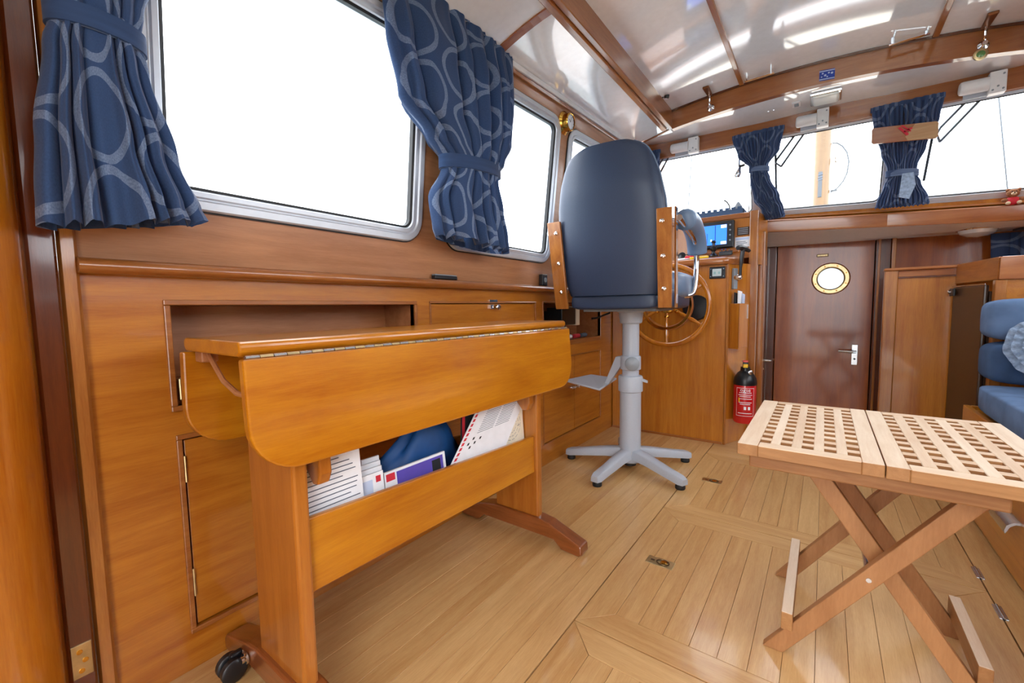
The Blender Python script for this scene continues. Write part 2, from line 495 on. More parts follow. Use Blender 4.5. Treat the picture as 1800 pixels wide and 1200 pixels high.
# ================================================================== SETTING
XW = -1.15                      # port wall, inner face
XR = 1.06                       # starboard wall
TH = math.radians(6.5)          # inward lean of the window strakes
ZR = 0.925
def UP(u, v, w=0.0):            # port upper wall: u along the boat, v up the wall, w into the cabin
    return (XW + v*math.sin(TH) + w*math.cos(TH), u, ZR + v*math.cos(TH) - w*math.sin(TH))
def UPR(u, v, w=0.0):           # starboard upper wall, mirrored
    p = UP(u, v, w); return (XR-(p[0]-XW), p[1], p[2])
def ceil_edge(y): return 1.80+(y-1.43)*0.0407
def ceil_s(y): return (ceil_edge(y)-ZR)/math.cos(TH)
def LW(u, v, w=0.0): return (XW+w, u, v)

# ---- floor: dark sub floor, every teak plank its own piece
floor = box('floor', XW-0.02, XR, -0.45, 3.32, -0.06, -0.016, M['gap'])
tag(floor, 'teak strip floor with inset hatches', 'floor', kind='structure')
def plank(x0, x1, y0, y1, mat='plank', g=0.0004, name='plank'):
    box(name, x0+g, x1-g, y0+g, y1-g, -0.016, random.uniform(-0.0004, 0.0002), M[mat], floor, bevel=0.0004, seg=1)
def mitre(pts):
    MB().prism(pts, 'z', -0.016, 0.0).build('border_plank', M['plank_x' if abs(pts[1][0]-pts[0][0]) > abs(pts[1][1]-pts[0][1]) else 'plank'], floor, bevel=0.0008, seg=1)
x = -0.5045
while x > XW:
    plank(max(x-0.06, XW), x, -0.45, 3.32); x -= 0.06
HX0, HX1, BD = -0.5015, 0.3985, 0.08
def hatch(y0, y1):
    a, b, c, d = HX0, HX1, y0, y1
    g = 0.0006
    mitre([(a, c), (b, c), (b-BD-g, c+BD-g), (a+BD+g, c+BD-g)])
    mitre([(a, d), (b, d), (b-BD-g, d-BD+g), (a+BD+g, d-BD+g)])
    mitre([(a, c+g), (a, d-g), (a+BD-g, d-BD-g), (a+BD-g, c+BD+g)])
    mitre([(b, c+g), (b, d-g), (b-BD+g, d-BD-g), (b-BD+g, c+BD+g)])
    n = 12; w = (b-a-2*BD)/n
    for i in range(n): plank(a+BD+i*w, a+BD+(i+1)*w, c+BD, d-BD)
hatch(0.941, 1.7075); hatch(1.7105, 2.486); hatch(0.171, 0.938)
for k in range(4): plank(HX0, HX1, -0.45+k*0.155, -0.45+(k+1)*0.155, 'plank_x')
for k in range(14): plank(HX0, 0.56, 2.4895+k*0.06, 2.4895+(k+1)*0.06, 'plank_x') if 2.4895+(k+1)*0.06 < 3.33 else None
plank(0.4015, 0.48, -0.45, 2.4885); plank(0.48, 0.56, -0.45, 2.4885)
for ly in (1.321, 2.099):       # flush ring latches
    lt = box('hatch_latch', -0.438, -0.354, ly-0.022, ly+0.022, -0.004, 0.0015, M['brass_old'], floor, bevel=0.001)
    MB().lathe([(0.011, 0.0), (0.011, 0.0035), (0.006, 0.004)], (-0.385, ly, 0), n=16).build('latch_turn', M['brass'], lt)
    ring = [(-0.388+0.016*math.cos(a)*1.2, ly+0.014*math.sin(a), 0.003) for a in [2*PI*i/18 for i in range(18)]]
    MB().tube(ring, 0.0016, 6, closed=True).build('latch_ring', M['plate_dark'], lt, smooth=True)
    box('latch_slot', -0.426, -0.414, ly-0.004, ly+0.004, 0.0012, 0.002, M['plate_dark'], lt)
for hy in (1.81, 1.607):
    hg = box('hatch_hinge', 0.392, 0.41, hy-0.033, hy+0.033, -0.004, 0.0025, M['alu'], floor, bevel=0.001)
    MB().tube([(0.401, hy-0.033, 0.002), (0.401, hy+0.033, 0.002)], 0.0035, 8).build('hinge_pin', M['alu'], hg, smooth=True)

# ---- port wall, lower panelling with real recesses and doors
holes = {'shelf': (0.305, 0.988, 0.616, 0.838), 'nook': (1.834, 2.514, 0.617, 0.845), 'door_a': (0.308, 0.93, 0.095, 0.539),
         'flap': (1.068, 1.756, 0.60, 0.842), 'door_b': (1.83, 2.514, 0.112, 0.544)}
hl = [[(a, c), (b, c), (b, d), (a, d)] for a, b, c, d in holes.values()]
wall_left = plate('wall_left', [(0.165, -0.014), (3.64, -0.014), (3.64, 0.915), (0.165, 0.915)], hl, LW, 0.018, M['panel'])
tag(wall_left, 'varnished orange wood panelling with cupboards below the side windows', 'wall', kind='structure')
def recess(name, a, b, c, d, dep, mat):
    x1, x0 = XW-0.0005, XW-dep
    v = [(x1,a,c),(x1,b,c),(x1,b,d),(x1,a,d),(x0,a,c),(x0,b,c),(x0,b,d),(x0,a,d)]
    return mesh_obj(name, v, [(4,5,6,7),(0,1,5,4),(1,2,6,5),(2,3,7,6),(3,0,4,7)], mat, wall_left, recalc=False)
def bead(name, a, b, c, d, w=0.012, p=0.006, mat='trim'):
    m = MB()
    for q in ((a-w, b+w, d, d+w), (a-w, b+w, c-w, c), (a-w, a, c, d), (b, b+w, c, d)):
        m.box(XW-0.002, XW+p, q[0], q[1], q[2], q[3])
    return m.build(name, M[mat], wall_left, bevel=0.002)
recess('shelf_recess', *holes['shelf'], 0.16, M['recess'])
bead('recess_trim', *holes['shelf'])
recess('nook_recess', *holes['nook'], 0.17, M['recess'])
bead('recess_trim', *holes['nook'], w=0.008, p=0.004)
box('fiddle_rail', XW-0.012, XW+0.004, 1.834, 2.514, 0.617, 0.637, M['trim'], wall_left, bevel=0.002)
for k in ('door_a', 'flap', 'door_b'):
    a, b, c, d = holes[k]
    recess('cupboard_inside', a-0.002, b+0.002, c-0.002, d+0.002, 0.09, M['gap'])
def cdoor(a, b, c, d, g=0.0025):
    return box('cupboard_door', XW-0.018, XW-0.003, a+g, b-g, c+g, d-g, M['panel'], wall_left, bevel=0.0015)
bead('door_trim', *holes['door_a'], w=0.011, p=0.005, mat='trim')
d1 = cdoor(0.308, 0.93, 0.095, 0.539, 0.004)
for hz in ((0.44, 0.50), (0.17, 0.235)):
    MB().tube([(XW+0.001, 0.3105, hz[0]), (XW+0.001, 0.3105, hz[1])], 0.0028, 8).build('hinge', M['brass_old'], d1, smooth=True)
d2 = cdoor(1.83, 2.168, 0.112, 0.544); d3 = cdoor(2.168, 2.514, 0.112, 0.544)
bead('door_trim', *holes['door_b'], w=0.007, p=0.003)
for yy, dd in ((2.145, d2), (2.19, d3)):
    kb = MB().lathe([(0.011, 0), (0.011, 0.006), (0.004, 0.008), (0.004, 0.016), (0.009, 0.02), (0.007, 0.025)], (XW-0.003, yy, 0.36), (1, 0, 0), 14)
    kb.build('knob', M['chrome'], dd, smooth=True)
fl = cdoor(1.068, 1.756, 0.60, 0.842)
bead('flap_trim', *holes['flap'], w=0.008, p=0.004)
lt = MB().box(XW-0.003, XW+0.006, 1.405, 1.43, 0.818, 0.838).build('flap_latch', M['chrome'], fl, bevel=0.002)
MB().lathe([(0.009, 0), (0.009, 0.012), (0.012, 0.014), (0.012, 0.02), (0.005, 0.022)], (XW, 1.445, 0.826), (1, 0, 0), 14).build('turn_button', M['chrome'], lt, smooth=True)
box('catch_plate', XW, XW+0.004, 1.40, 1.455, 0.846, 0.858, M['chrome'], lt, bevel=0.001)
# little brass catch in the shelf recess corner
box('shelf_catch', XW-0.03, XW-0.006, 0.312, 0.335, 0.625, 0.675, M['brass_old'], wall_left, bevel=0.003)
MB().box(XW-0.25, XW-0.23, -0.5, 3.66, -0.7, 0.92).box(XW-0.25, XW-0.017, 0.16, 3.66, 0.895, 0.912).build('hull_side', M['white_paint'], wall_left)
# capping rail, rounded
rp = [(XW-0.01, 0.899), (XW+0.030, 0.899), (XW+0.038, 0.903), (XW+0.042, 0.909), (XW+0.042, 0.916), (XW+0.038, 0.923), (XW+0.030, 0.928), (XW-0.01, 0.930)]
MB().prism(rp, 'y', 0.165, 3.2).build('rail', M['trim'], wall_left, smooth=True)
# upper panelling with three window openings
wins = [(0.265, 1.012, 0.124, 0.775, 0.075, 0.04), (1.125, 1.862, 0.118, 0.80, 0.075, 0.03), (1.945, 2.58, 0.118, 0.818, 0.075, 0.05)]
def outer_poly(): return [(0.166, -0.004), (3.64, -0.004), (3.64, ceil_s(3.64)+0.02), (0.166, ceil_s(0.166)+0.02)]
def inset(w, d): return rrect(w[0]+d, w[1]-d, w[2]+d, w[3]-d, max(w[4]-d, 0.012), 8, w[5])
plate('upper_panel', outer_poly(), [inset(w, 0.012) for w in wins], UP, 0.035, M['upper'], wall_left)
MB().quadprism([UP(2.66, 0.0, 0.0), UP(2.668, 0.0, 0.0), UP(2.668, ceil_s(2.66), 0.0), UP(2.66, ceil_s(2.66), 0.0)], (0.004, 0, 0)).build('joint_strip', M['dark_z'], wall_left)
# cornice: white bead over a wood one
for nm, s0, s1, w, mt in (('cornice_white', -0.016, 0.004, 0.022, 'white_paint'), ('cornice_wood', -0.034, -0.017, 0.014, 'trim')):
    q = [UP(0.0, ceil_s(0.0)+s0), UP(2.93, ceil_s(2.93)+s0), UP(2.93, ceil_s(2.93)+s1), UP(0.0, ceil_s(0.0)+s1)]
    MB().quadprism(q, (w, 0, -w*0.11)).build(nm, M[mt], wall_left, bevel=0.003)

def make_window(name, label, w, FR, thick=0.03):
    t = thing(name, label, 'window', FR((w[0]+w[1])/2, w[2], 0), kind='structure')
    prof = [(0.0, -0.002), (0.0, 0.008), (0.004, 0.012), (0.020, 0.012), (0.024, 0.007), (0.026, 0.007), (0.030, 0.011), (0.040, 0.011), (0.044, 0.004), (0.044, -0.03)]
    loops = [[FR(u, v, h) for u, v in inset(w, d)] for d, h in prof]
    MB().loft(loops).build('window_frame', M['alu_dull'], t, smooth=True, angle=30)
    gk = [[FR(u, v, h) for u, v in inset(w, d)] for d, h in ((-0.004, 0.0005), (-0.004, 0.004), (0.001, 0.004), (0.001, 0.0005))]
    MB().loft(gk+[gk[0]]).build('outer_gasket', M['rubber'], t)
    g2 = [[FR(u, v, h) for u, v in inset(w, d)] for d, h in ((0.0435, 0.002), (0.0435, 0.006), (0.050, 0.002), (0.050, -0.014))]
    MB().loft(g2).build('inner_gasket', M['rubber'], t)
    lp = inset(w, 0.043); n = len(lp)
    MB().add([FR(u, v, -0.010) for u, v in lp]+[FR(u, v, -0.015) for u, v in lp],
             [tuple(range(n)), tuple(range(n, 2*n))[::-1]]+[(i, (i+1) % n, n+(i+1) % n, n+i) for i in range(n)]).build('pane', M['glass'], t)
    return t
for i, (w, lb) in enumerate(zip(wins, ('large side window nearest the open doorway, rounded aluminium frame',
                                       'side window behind the big ring curtain, beside the brass clock',
                                       'small side window partly hidden by the helm chair back'))):
    make_window('window_%d' % (i+1), lb, w, UP)

# ---- starboard wall (behind the camera's right shoulder): same windows
wall_right = plate('wall_right', [(0.0, -0.05), (3.3, -0.05), (3.3, 0.915), (0.0, 0.915)], [], lambda u, v, w=0: (XR-w, u, v), 0.018, M['panel'])
tag(wall_right, 'varnished wood panelling of the opposite side', 'wall', kind='structure')
plate('upper_panel', outer_poly(), [inset(w, 0.012) for w in wins], UPR, 0.035, M['upper'], wall_right)
for i, w in enumerate(wins):
    make_window('window_%d' % (i+8), 'side window on the starboard side, number %s from aft' % ('one', 'two', 'three')[i], w, UPR)

# ---- doorway at the left edge: post, dark jamb, hinge, inner trim
d = thing('door_1', 'varnished orange door edge with dark jamb at the left edge of the picture', 'door', (XW, 0.05, 0), kind='structure')
pr = [(XW-0.06, -0.05), (-1.075, -0.05), (-1.055, -0.03), (-1.048, 0.0), (-1.05, 0.03), (-1.062, 0.062), (-1.085, 0.088), (-1.115, 0.10), (XW-0.06, 0.10)]
MB().prism(pr, 'z', -0.05, 1.80).build('door_edge', M['pillar'], d, smooth=True, angle=60)
MB().prism([(XW-0.06, 0.10), (-1.118, 0.10), (-1.113, 0.105), (-1.113, 0.134), (-1.118, 0.138), (XW-0.06, 0.138)], 'z', -0.05, 1.80).build('jamb', M['dark_z'], d, smooth=True)
MB().prism([(XW-0.06, 0.141), (-1.138, 0.141), (-1.132, 0.146), (-1.132, 0.163), (-1.137, 0.168), (XW-0.06, 0.168)], 'z', 0.0, 1.78).build('jamb_trim', M['trim_z'], d, smooth=True)
hp = box('hinge_plate', -1.1135, -1.1105, 0.105, 0.133, 0.135, 0.20, M['brass_old'], d, bevel=0.001)
for zz, yy in ((0.148, 0.117), (0.167, 0.123), (0.186, 0.116)):
    sc = MB().lathe([(0.0045, 0), (0.0045, 0.0012), (0.003, 0.0016)], (-1.1105, yy, zz), (1, 0, 0), 12).build('screw', M['brass'], hp, smooth=True)
box('aft_panel', XW-0.03, XW-0.01, -0.46, -0.045, -0.05, 1.80, M['panel'], d)
# same on the other side, plus the coach roof edge over the doorway
d2_ = thing('door_2', 'door post of the open doorway on the starboard side', 'door', (XR, 0.05, 0), kind='structure')
MB().prism([(0.98, -0.05), (1.12, -0.05), (1.12, 0.14), (0.98, 0.14)], 'z', -0.05, 1.80).build('door_edge', M['pillar'], d2_, bevel=0.01)
box('aft_panel', XR+0.0, XR+0.02, -0.46, -0.045, -0.05, 1.80, M['panel'], d2_)

# ---- coach roof
def camb(x): return -0.12*(x+0.2)**2
XB0, XB1, YB = -0.752, 0.62, 2.63       # raised middle of the roof
Z0 = 1.885
def strip_surface(name, xs, f0, f1, mat, parent, t=0.012, n=2):
    """surface between two curves f0(x), f1(x) -> 3D"""
    m = MB()
    lo = [[f0(x) for x in xs], [f1(x) for x in xs]]
    m.loft(lo, closed=False)
    m.loft([[Vector(p)+Vector((0, 0, t)) for p in l] for l in lo], closed=False)
    return m.build(name, M[mat], parent, smooth=True)
xs = [XB0+(XB1-XB0)*i/20 for i in range(21)]
ceiling = strip_surface('ceiling', xs, lambda x: (x, -0.5, Z0+0.105+camb(x)), lambda x: (x, YB+0.01, Z0+0.105+camb(x)), 'white', None)
tag(ceiling, 'glossy white cambered ceiling with varnished beams', 'ceiling', kind='structure')
# side panels (port, starboard)
def side_panel(sgn):
    ys = [0.0, 1.335, 1.365, 2.70]
    m = MB()
    for a, b in ((-0.5, 1.335), (1.365, 2.72)):
        n = 6; lo = []
        for y in (a, b):
            xe = UP(y, ceil_s(y))[0] if sgn < 0 else UPR(y, ceil_s(y))[0]
            ze = ceil_edge(y); xb = XB0-0.02 if sgn < 0 else XB1+0.02; zb = (1.862 if sgn < 0 else 1.81)
            lo.append([(xe+(xb-xe)*i/n, y, ze+(zb-ze)*(1-(1-i/n)**1.5)) for i in range(n+1)])
        m.loft(lo, closed=False)
        m.loft([[(p[0], p[1], p[2]+0.012) for p in l] for l in lo], closed=False)
    o = m.build('side_panel', M['white'], ceiling, smooth=True)
    y = 1.35; xe = UP(y, ceil_s(y))[0] if sgn < 0 else UPR(y, ceil_s(y))[0]
    xb = XB0-0.03 if sgn < 0 else XB1+0.03
    pts = [(xe+(xb-xe)*i/8, ceil_edge(y)+((1.862 if sgn < 0 else 1.81)-ceil_edge(y))*(1-(1-i/8)**1.5)) for i in range(9)]
    MB().prism([(p[0], p[1]-0.008) for p in pts]+[(p[0], p[1]+0.02) for p in pts[::-1]], 'y', 1.333, 1.367).build('batten', M['trim_x'], ceiling)
side_panel(-1); side_panel(1)
# side coaming beams: tall inner face and a proud lip below
for sgn, xb, zz in ((-1, XB0, 1.85), (1, XB1, 1.80)):
    a, b = (xb-0.025, xb) if sgn < 0 else (xb, xb+0.025)
    box('side_beam', a, b, -0.45, YB+0.02, zz+0.004, zz+0.125, M['trim'], ceiling, bevel=0.003)
    a, b = (xb-0.055, xb-0.026) if sgn < 0 else (xb+0.026, xb+0.055)
    box('beam_lip', a, b, -0.45, YB-0.01, zz-0.006, zz+0.03, M['trim'], ceiling, bevel=0.004)
# cambered cross beam at the front of the raised part
lo = [(x, Z0+camb(x)) for x in xs]; hi = [(x, Z0+0.112+camb(x)) for x in xs[::-1]]
def xbeam(name, y0, y1, dz=0.0):
    v = []; f = []; n = len(xs)
    for y in (y0, y1):
        v += [(x, y, z) for x, z in lo] + [(x, y, z-dz) for x, z in hi[::-1]]
    k = 2*n
    for i in range(n-1):
        f += [(i, i+1, n+i+1, n+i), (k+i+1, k+i, k+n+i, k+n+i+1), (i+1, i, k+i, k+i+1), (n+i, n+i+1, k+n+i+1, k+n+i)]
    f += [(0, n, k+n, k), (n-1, k+n-1, k+2*n-1, 2*n-1)]
    return mesh_obj(name, v, f, M['trim_x'], ceiling, smooth=True)
xbeam('cross_beam', YB, YB+0.035)
# dark joint strip above the beam and two slim battens running fore and aft
MB().loft([[(x, YB-0.012, Z0+0.104+camb(x)) for x in xs], [(x, YB-0.012, Z0+0.096+camb(x)) for x in xs], [(x, YB+0.001, Z0+0.096+camb(x)) for x in xs]], closed=False).build('beam_bead', M['dark_z'], ceiling)
for bx_ in (-0.392, 0.345):
    z = Z0+0.105+camb(bx_)
    box('batten', bx_-0.011, bx_+0.011, -0.45, YB-0.012, z-0.009, z+0.004, M['trim'], ceiling, bevel=0.003)
# front strip of the roof between the cross beam and the windscreen header
YH = 2.92
def zh(x):       # top of header
    t = [(-1.06, 1.905), (-0.9, 1.888), (-0.52, 1.874), (-0.33, 1.868), (-0.1, 1.872), (0.09, 1.87), (0.23, 1.86), (0.38, 1.857), (0.68, 1.852), (1.06, 1.84)]
    for (a, b), (c, d_) in zip(t, t[1:]):
        if x <= c: return b+(d_-b)*max(0, (x-a)/(c-a))
    return t[-1][1]
xs2 = [-1.06+2.10*i/28 for i in range(29)]
def bz(x):
    if x < XB0: return 1.862-(0.012)*(XB0-x)/0.3
    if x > XB1: return 1.81
    return Z0+camb(x)+0.004
strip_surface('front_panel', xs2, lambda x: (x, 2.64 if x > XB0 else 2.64+(XB0-x)*0.42, bz(x)), lambda x: (x, YH+0.01, zh(x)), 'white', ceiling)
MB().quadprism([(-1.035, 2.765, 1.852), (-0.765, 2.648, 1.857), (-0.765, 2.663, 1.857), (-1.035, 2.782, 1.852)], (0, 0, 0.012)).build('corner_batten', M['trim'], ceiling, bevel=0.002)

# ---- front wall: header, raked windscreen of three windows, dash fascia, bulkhead below
def zhb(x): return 1.795-0.022*(x+0.95)      # lower edge of header
def zsill(x): return 1.378-0.05*(x+0.25)     # sill of the windows
YS = 3.17
wall_front = None
v = []; n = len(xs2)
for y in (YH, YH+0.04):
    v += [(x, y, zhb(x)) for x in xs2] + [(x, y, zh(x)) for x in xs2]
f = []; k = 2*n
for i in range(n-1):
    f += [(i, i+1, n+i+1, n+i), (k+i+1, k+i, k+n+i, k+n+i+1), (i+1, i, k+i, k+i+1), (n+i, n+i+1, k+n+i+1, k+n+i)]
wall_front = mesh_obj('wall_front', v, f, M['trim_x'], None, smooth=True)
tag(wall_front, 'varnished header, windscreen and forward bulkhead', 'wall', kind='structure')
def FW(u, v, w=0.0):   # windscreen plane: u = x, v 0 (sill) .. 1 (header), w into cabin
    a = Vector((u, YS, zsill(u))); b = Vector((u, YH+0.03, zhb(u)+0.01))
    p = a+(b-a)*v; nrm = Vector((0, -(b.z-a.z), -(a.y-b.y))).normalized()
    return tuple(p+nrm*w)
VH = 0.47
fw = [(-1.03, -0.375), (-0.325, 0.245), (0.305, 1.0)]
def frr(a, b, d):
    return [(u, vv/VH) for u, vv in rrect(a+d, b-d, 0.012+d, VH-0.004-d, max(0.05-d, 0.01), 6)]
out = [(-1.06, -0.02), (1.06, -0.02), (1.06, 1.02), (-1.06, 1.02)]
plate('windscreen_frame', out, [frr(a, b, 0.006) for a, b in fw], FW, 0.02, M['alu_dull'], wall_front)
for i, (a, b) in enumerate(fw):
    t = thing('window_%d' % (i+4), ('windscreen window in front of the helm', 'middle windscreen window with the mast behind it', 'windscreen window at the right edge above the small bear')[i], 'window', FW((a+b)/2, 0, 0), kind='structure')
    lps = [[FW(u, vv, h) for u, vv in frr(a, b, dd)] for dd, h in ((0, 0.001), (0, 0.008), (0.014, 0.008), (0.018, 0.002), (0.018, -0.02))]
    MB().loft(lps).build('window_frame', M['alu_dull'], t, smooth=True)
    gk = [[FW(u, vv, h) for u, vv in frr(a, b, dd)] for dd, h in ((0.017, 0.004), (0.0215, 0.004), (0.0215, -0.012))]
    MB().loft(gk).build('gasket', M['rubber'], t)
    lp = frr(a, b, 0.017); n_ = len(lp)
    MB().add([FW(u, vv, -0.008) for u, vv in lp]+[FW(u, vv, -0.012) for u, vv in lp],
             [tuple(range(n_)), tuple(range(n_, 2*n_))[::-1]]+[(j, (j+1) % n_, n_+(j+1) % n_, n_+j) for j in range(n_)]).build('pane', M['glass'], t)
# dash shelf and fascia (two lengths meeting over the door)
def zft(x): return 1.337-0.062*(x+0.22)
def zfb(x): return 1.262-0.062*(x+0.22)
def fascia(x0, x1, y0, y1):
    m = MB(); N_ = 8; L1 = []; L2 = []
    ring = []
    for i in range(N_+1):
        x = x0+(x1-x0)*i/N_; y = y0+(y1-y0)*i/N_
        ring.append([(x, y, zfb(x)), (x, y-0.004, zfb(x)+0.01), (x, y-0.004, zft(x)-0.006), (x, y+0.004, zft(x)), (x, y+0.03, zft(x)), (x, y+0.03, zfb(x))])
    m.loft(ring, closed=True, capa=True, capb=True)
    return m.build('dash_fascia', M['trim_x'], wall_front, smooth=True, angle=50)
fascia(-0.305, 0.262, 3.105, 3.125); fascia(0.2622, 1.06, 3.125, 3.10)
strip_surface('dash_shelf', [-1.06+2.12*i/10 for i in range(11)], lambda x: (x, 3.13, zft(x)-0.002), lambda x: (x, 3.24, zsill(x)-0.002), 'trim_x', wall_front)
# slim sill moulding at the glass
MB().quadprism([(-0.3, 3.15, zft(-0.3)+0.004), (1.06, 3.15, zft(1.06)+0.004), (1.06, 3.168, zsill(1.06)-0.006), (-0.3, 3.168, zsill(-0.3)-0.006)], (0, 0.012, 0)).build('sill_moulding', M['panel_x'], wall_front)
# white deckhead of the forward cabin
MB().quadprism([(-1.06, 3.125, zfb(-1.06)), (1.2, 3.125, zfb(1.2)), (1.2, 3.66, 1.205), (-1.06, 3.66, 1.245)], (0, 0, 0.02)).build('forward_deckhead', M['white_paint'], wall_front)
# forward bulkhead and what lies round the door
YD = 3.6
MB().box(-1.06, -0.335, YD, YD+0.03, -0.6, 1.26).build('bulkhead', M['door'], wall_front)
MB().box(0.33, 1.3, YD, YD+0.03, -0.6, 1.26).build('bulkhead', M['door'], wall_front)
MB().box(-1.2, 1.35, YD+0.035, YD+0.05, -0.65, 1.32).build('bulkhead_backing', M['gap'], wall_front)
MB().box(-0.335, 0.33, YD, YD+0.03, 1.238, 1.29).build('bulkhead_top', M['dark_z'], wall_front)
for a, b, y0 in ((-0.333, -0.283, 3.56), (0.252, 0.325, 3.555)):
    box('door_jamb', a, b, y0, YD+0.02, -0.6, 1.245, M['dark_z'], wall_front, bevel=0.004)
box('jamb_bead', 0.262, 0.275, 3.545, 3.556, -0.6, 1.238, M['trim_z'], wall_front, bevel=0.003)
box('corner_post', 0.325, 0.345, 3.52, YD, -0.6, 1.238, M['trim_z'], wall_front, bevel=0.003)
box('step', -0.45, 0.56, 3.32, YD, -0.62, -0.25, M['plank_x'], wall_front)

# mahogany door with porthole
dr = thing('door_3', 'red mahogany cabin door with a brass porthole', 'door', (-0.02, YD, -0.5), kind='structure')
pc = (0.028, 0.985)
circ = lambda r, n=40: [(pc[0]+r*math.cos(2*PI*i/n), pc[1]+r*math.sin(2*PI*i/n)) for i in range(n)]
plate('door_leaf', [(-0.279, -0.55), (0.248, -0.55), (0.248, 1.234), (-0.279, 1.238)], [circ(0.070)], lambda u, v, w=0: (u, YD-0.012-w, v), 0.03, M['door'], dr)
pr_ = [(0.070, -0.03), (0.070, 0.004), (0.078, 0.012), (0.098, 0.012), (0.104, 0.006), (0.106, 0.0)]
po = MB().lathe(pr_, (pc[0], YD-0.012, pc[1]), (0, -1, 0), 40, cap=False).build('porthole_ring', M['brass_old'], dr, smooth=True)
for i in range(8):
    a = PI/8+i*PI/4
    MB().lathe([(0.0045, 0.011), (0.0045, 0.014), (0.002, 0.0145)], (pc[0]+0.088*math.cos(a), YD-0.012, pc[1]+0.088*math.sin(a)), (0, -1, 0), 10).build('screw', M['brass'], po, smooth=True)
MB().lathe([(0.0, -0.012), (0.071, -0.012)], (pc[0], YD-0.012, pc[1]), (0, -1, 0), 40, cap=False).build('porthole_mirror', M['mirror_dim'], dr)
box('name_plate', -0.054, 0.012, YD-0.0155, YD-0.011, 1.133, 1.153, M['plate_dark'], dr, bevel=0.001)
for i_ in range(6): box('plate_mark', -0.047+0.009*i_, -0.041+0.009*i_, YD-0.016, YD-0.0154, 1.139, 1.147, M['brass_old'], dr)
hd = box('lock_plate', 0.155, 0.188, YD-0.018, YD-0.012, 0.41, 0.545, M['alu'], dr, bevel=0.002)
MB().tube([(0.172, YD-0.015, 0.50), (0.172, YD-0.055, 0.50), (0.16, YD-0.062, 0.50), (0.085, YD-0.06, 0.503)], [0.009, 0.009, 0.0095, 0.008], 10).build('handle', M['alu'], hd, smooth=True)
MB().lathe([(0.006, 0), (0.006, 0.003)], (0.172, YD-0.018, 0.45), (0, -1, 0), 10).build('keyhole', M['rubber'], hd)

# side door between the helm console and the bulkhead
sd = thing('door_4', 'narrow mahogany door beside the fire extinguisher, steel lever handle', 'door', (-0.33, 3.3, -0.5), kind='structure')
MB().quadprism([(-0.31, 3.12, -0.55), (-0.345, 3.52, -0.55), (-0.345, 3.52, 1.225), (-0.31, 3.12, 1.24)], (-0.025, 0, 0)).build('door_leaf', M['door'], sd, bevel=0.003)
MB().box(-0.36, -0.33, 3.52, 3.56, -0.55, 1.235).build('door_post', M['dark_z'], sd)
MB().box(-0.335, -0.302, 3.02, 3.115, -0.55, 1.262).build('door_post', M['trim_z'], sd, bevel=0.004)
lp = MB().quadprism([(-0.3145, 3.17, 0.36), (-0.317, 3.20, 0.36), (-0.317, 3.20, 0.50), (-0.3145, 3.17, 0.50)], (0.005, 0, 0)).build('lock_plate', M['alu'], sd)
MB().tube([(-0.312, 3.185, 0.455), (-0.272, 3.185, 0.455), (-0.264, 3.20, 0.455), (-0.262, 3.27, 0.455)], 0.008, 10).build('handle', M['alu'], lp, smooth=True)
MB().lathe([(0.006, 0), (0.006, 0.004)], (-0.309, 3.185, 0.40), (1, 0, 0), 10).build('keyhole', M['brass_old'], lp)

# ---- unseen aft bulkhead with an opening, added to cut the light from astern
wb = plate('added_aft_wall', [(-1.22, -0.06), (1.12, -0.06), (1.12, 1.86), (0.2, 1.97), (-0.6, 1.97), (-1.22, 1.80)], [[(-0.38, 0.05), (0.42, 0.05), (0.42, 1.72), (-0.38, 1.72)]], lambda u, v, w=0: (u, -0.45+w, v), 0.03, M['panel_x'])
tag(wb, 'added aft bulkhead with an opening, out of view, cutting the light from astern', 'wall', kind='structure')
# ---- outside: water all round, cream deck aft
wt = mesh_obj('water', [(-300, -300, -1.2), (300, -300, -1.2), (300, 300, -1.2), (-300, 300, -1.2)], [(0, 1, 2, 3)], M['water'])
tag(wt, 'grey green water all round the boat', 'water', kind='structure')
dk = box('aft_deck', -1.4, 1.4, -3.5, -0.46, -0.12, -0.05, M['deck'])
tag(dk, 'cream painted deck outside the doorway', 'deck', kind='structure')
# ================================================================== DROP LEAF TABLE
t = thing('drop_leaf_table', 'honey coloured drop leaf table with folded leaves and a trough between its legs', 'table', (-0.885, 0.81, 0))
TX0, TX1, TY0, TY1 = -1.035, -0.772, 0.292, 1.385
zt = 0.7715
prf = [(TX0, zt-0.006), (TX0+0.006, zt), (TX1-0.006, zt), (TX1, zt-0.006), (TX1, zt-0.018), (TX1-0.008, zt-0.026), (TX0+0.008, zt-0.026), (TX0, zt-0.018)]
MB().prism(prf, 'y', TY0, TY1).build('table_top', M['table'], t, bevel=0.004)
def leaf_poly(z0, z1, r=0.085, slope=0.0):
    a, b = TY0-0.002, TY1+0.002
    p = [(a, z1)]
    n = 8
    for k in range(n+1):
        an = math.radians(180+90*k/n); p.append((a+r+r*math.cos(an), z0+slope+r+r*math.sin(an)))
    for k in range(n+1):
        an = math.radians(270+90*k/n); p.append((b-r+r*math.cos(an), z0+r+r*math.sin(an)))
    p.append((b, z1))
    return p
def leaf(x_top, x_bot, t_, z0, z1, slope):
    poly = leaf_poly(z0, z1, slope=slope)
    fx = lambda z: x_top+(x_bot-x_top)*(z1-z)/(z1-z0)
    n = len(poly)
    v = [(fx(z), y, z) for y, z in poly]+[(fx(z)-t_, y, z) for y, z in poly]
    m = MB().add(v, [tuple(range(n)), tuple(range(n, 2*n))[::-1]]+[(i, (i+1) % n, n+(i+1) % n, n+i) for i in range(n)])
    return m
lf = leaf(-0.756, -0.742, 0.021, 0.536, 0.7425, 0.008).build('drop_leaf', M['table'], t, bevel=0.004)
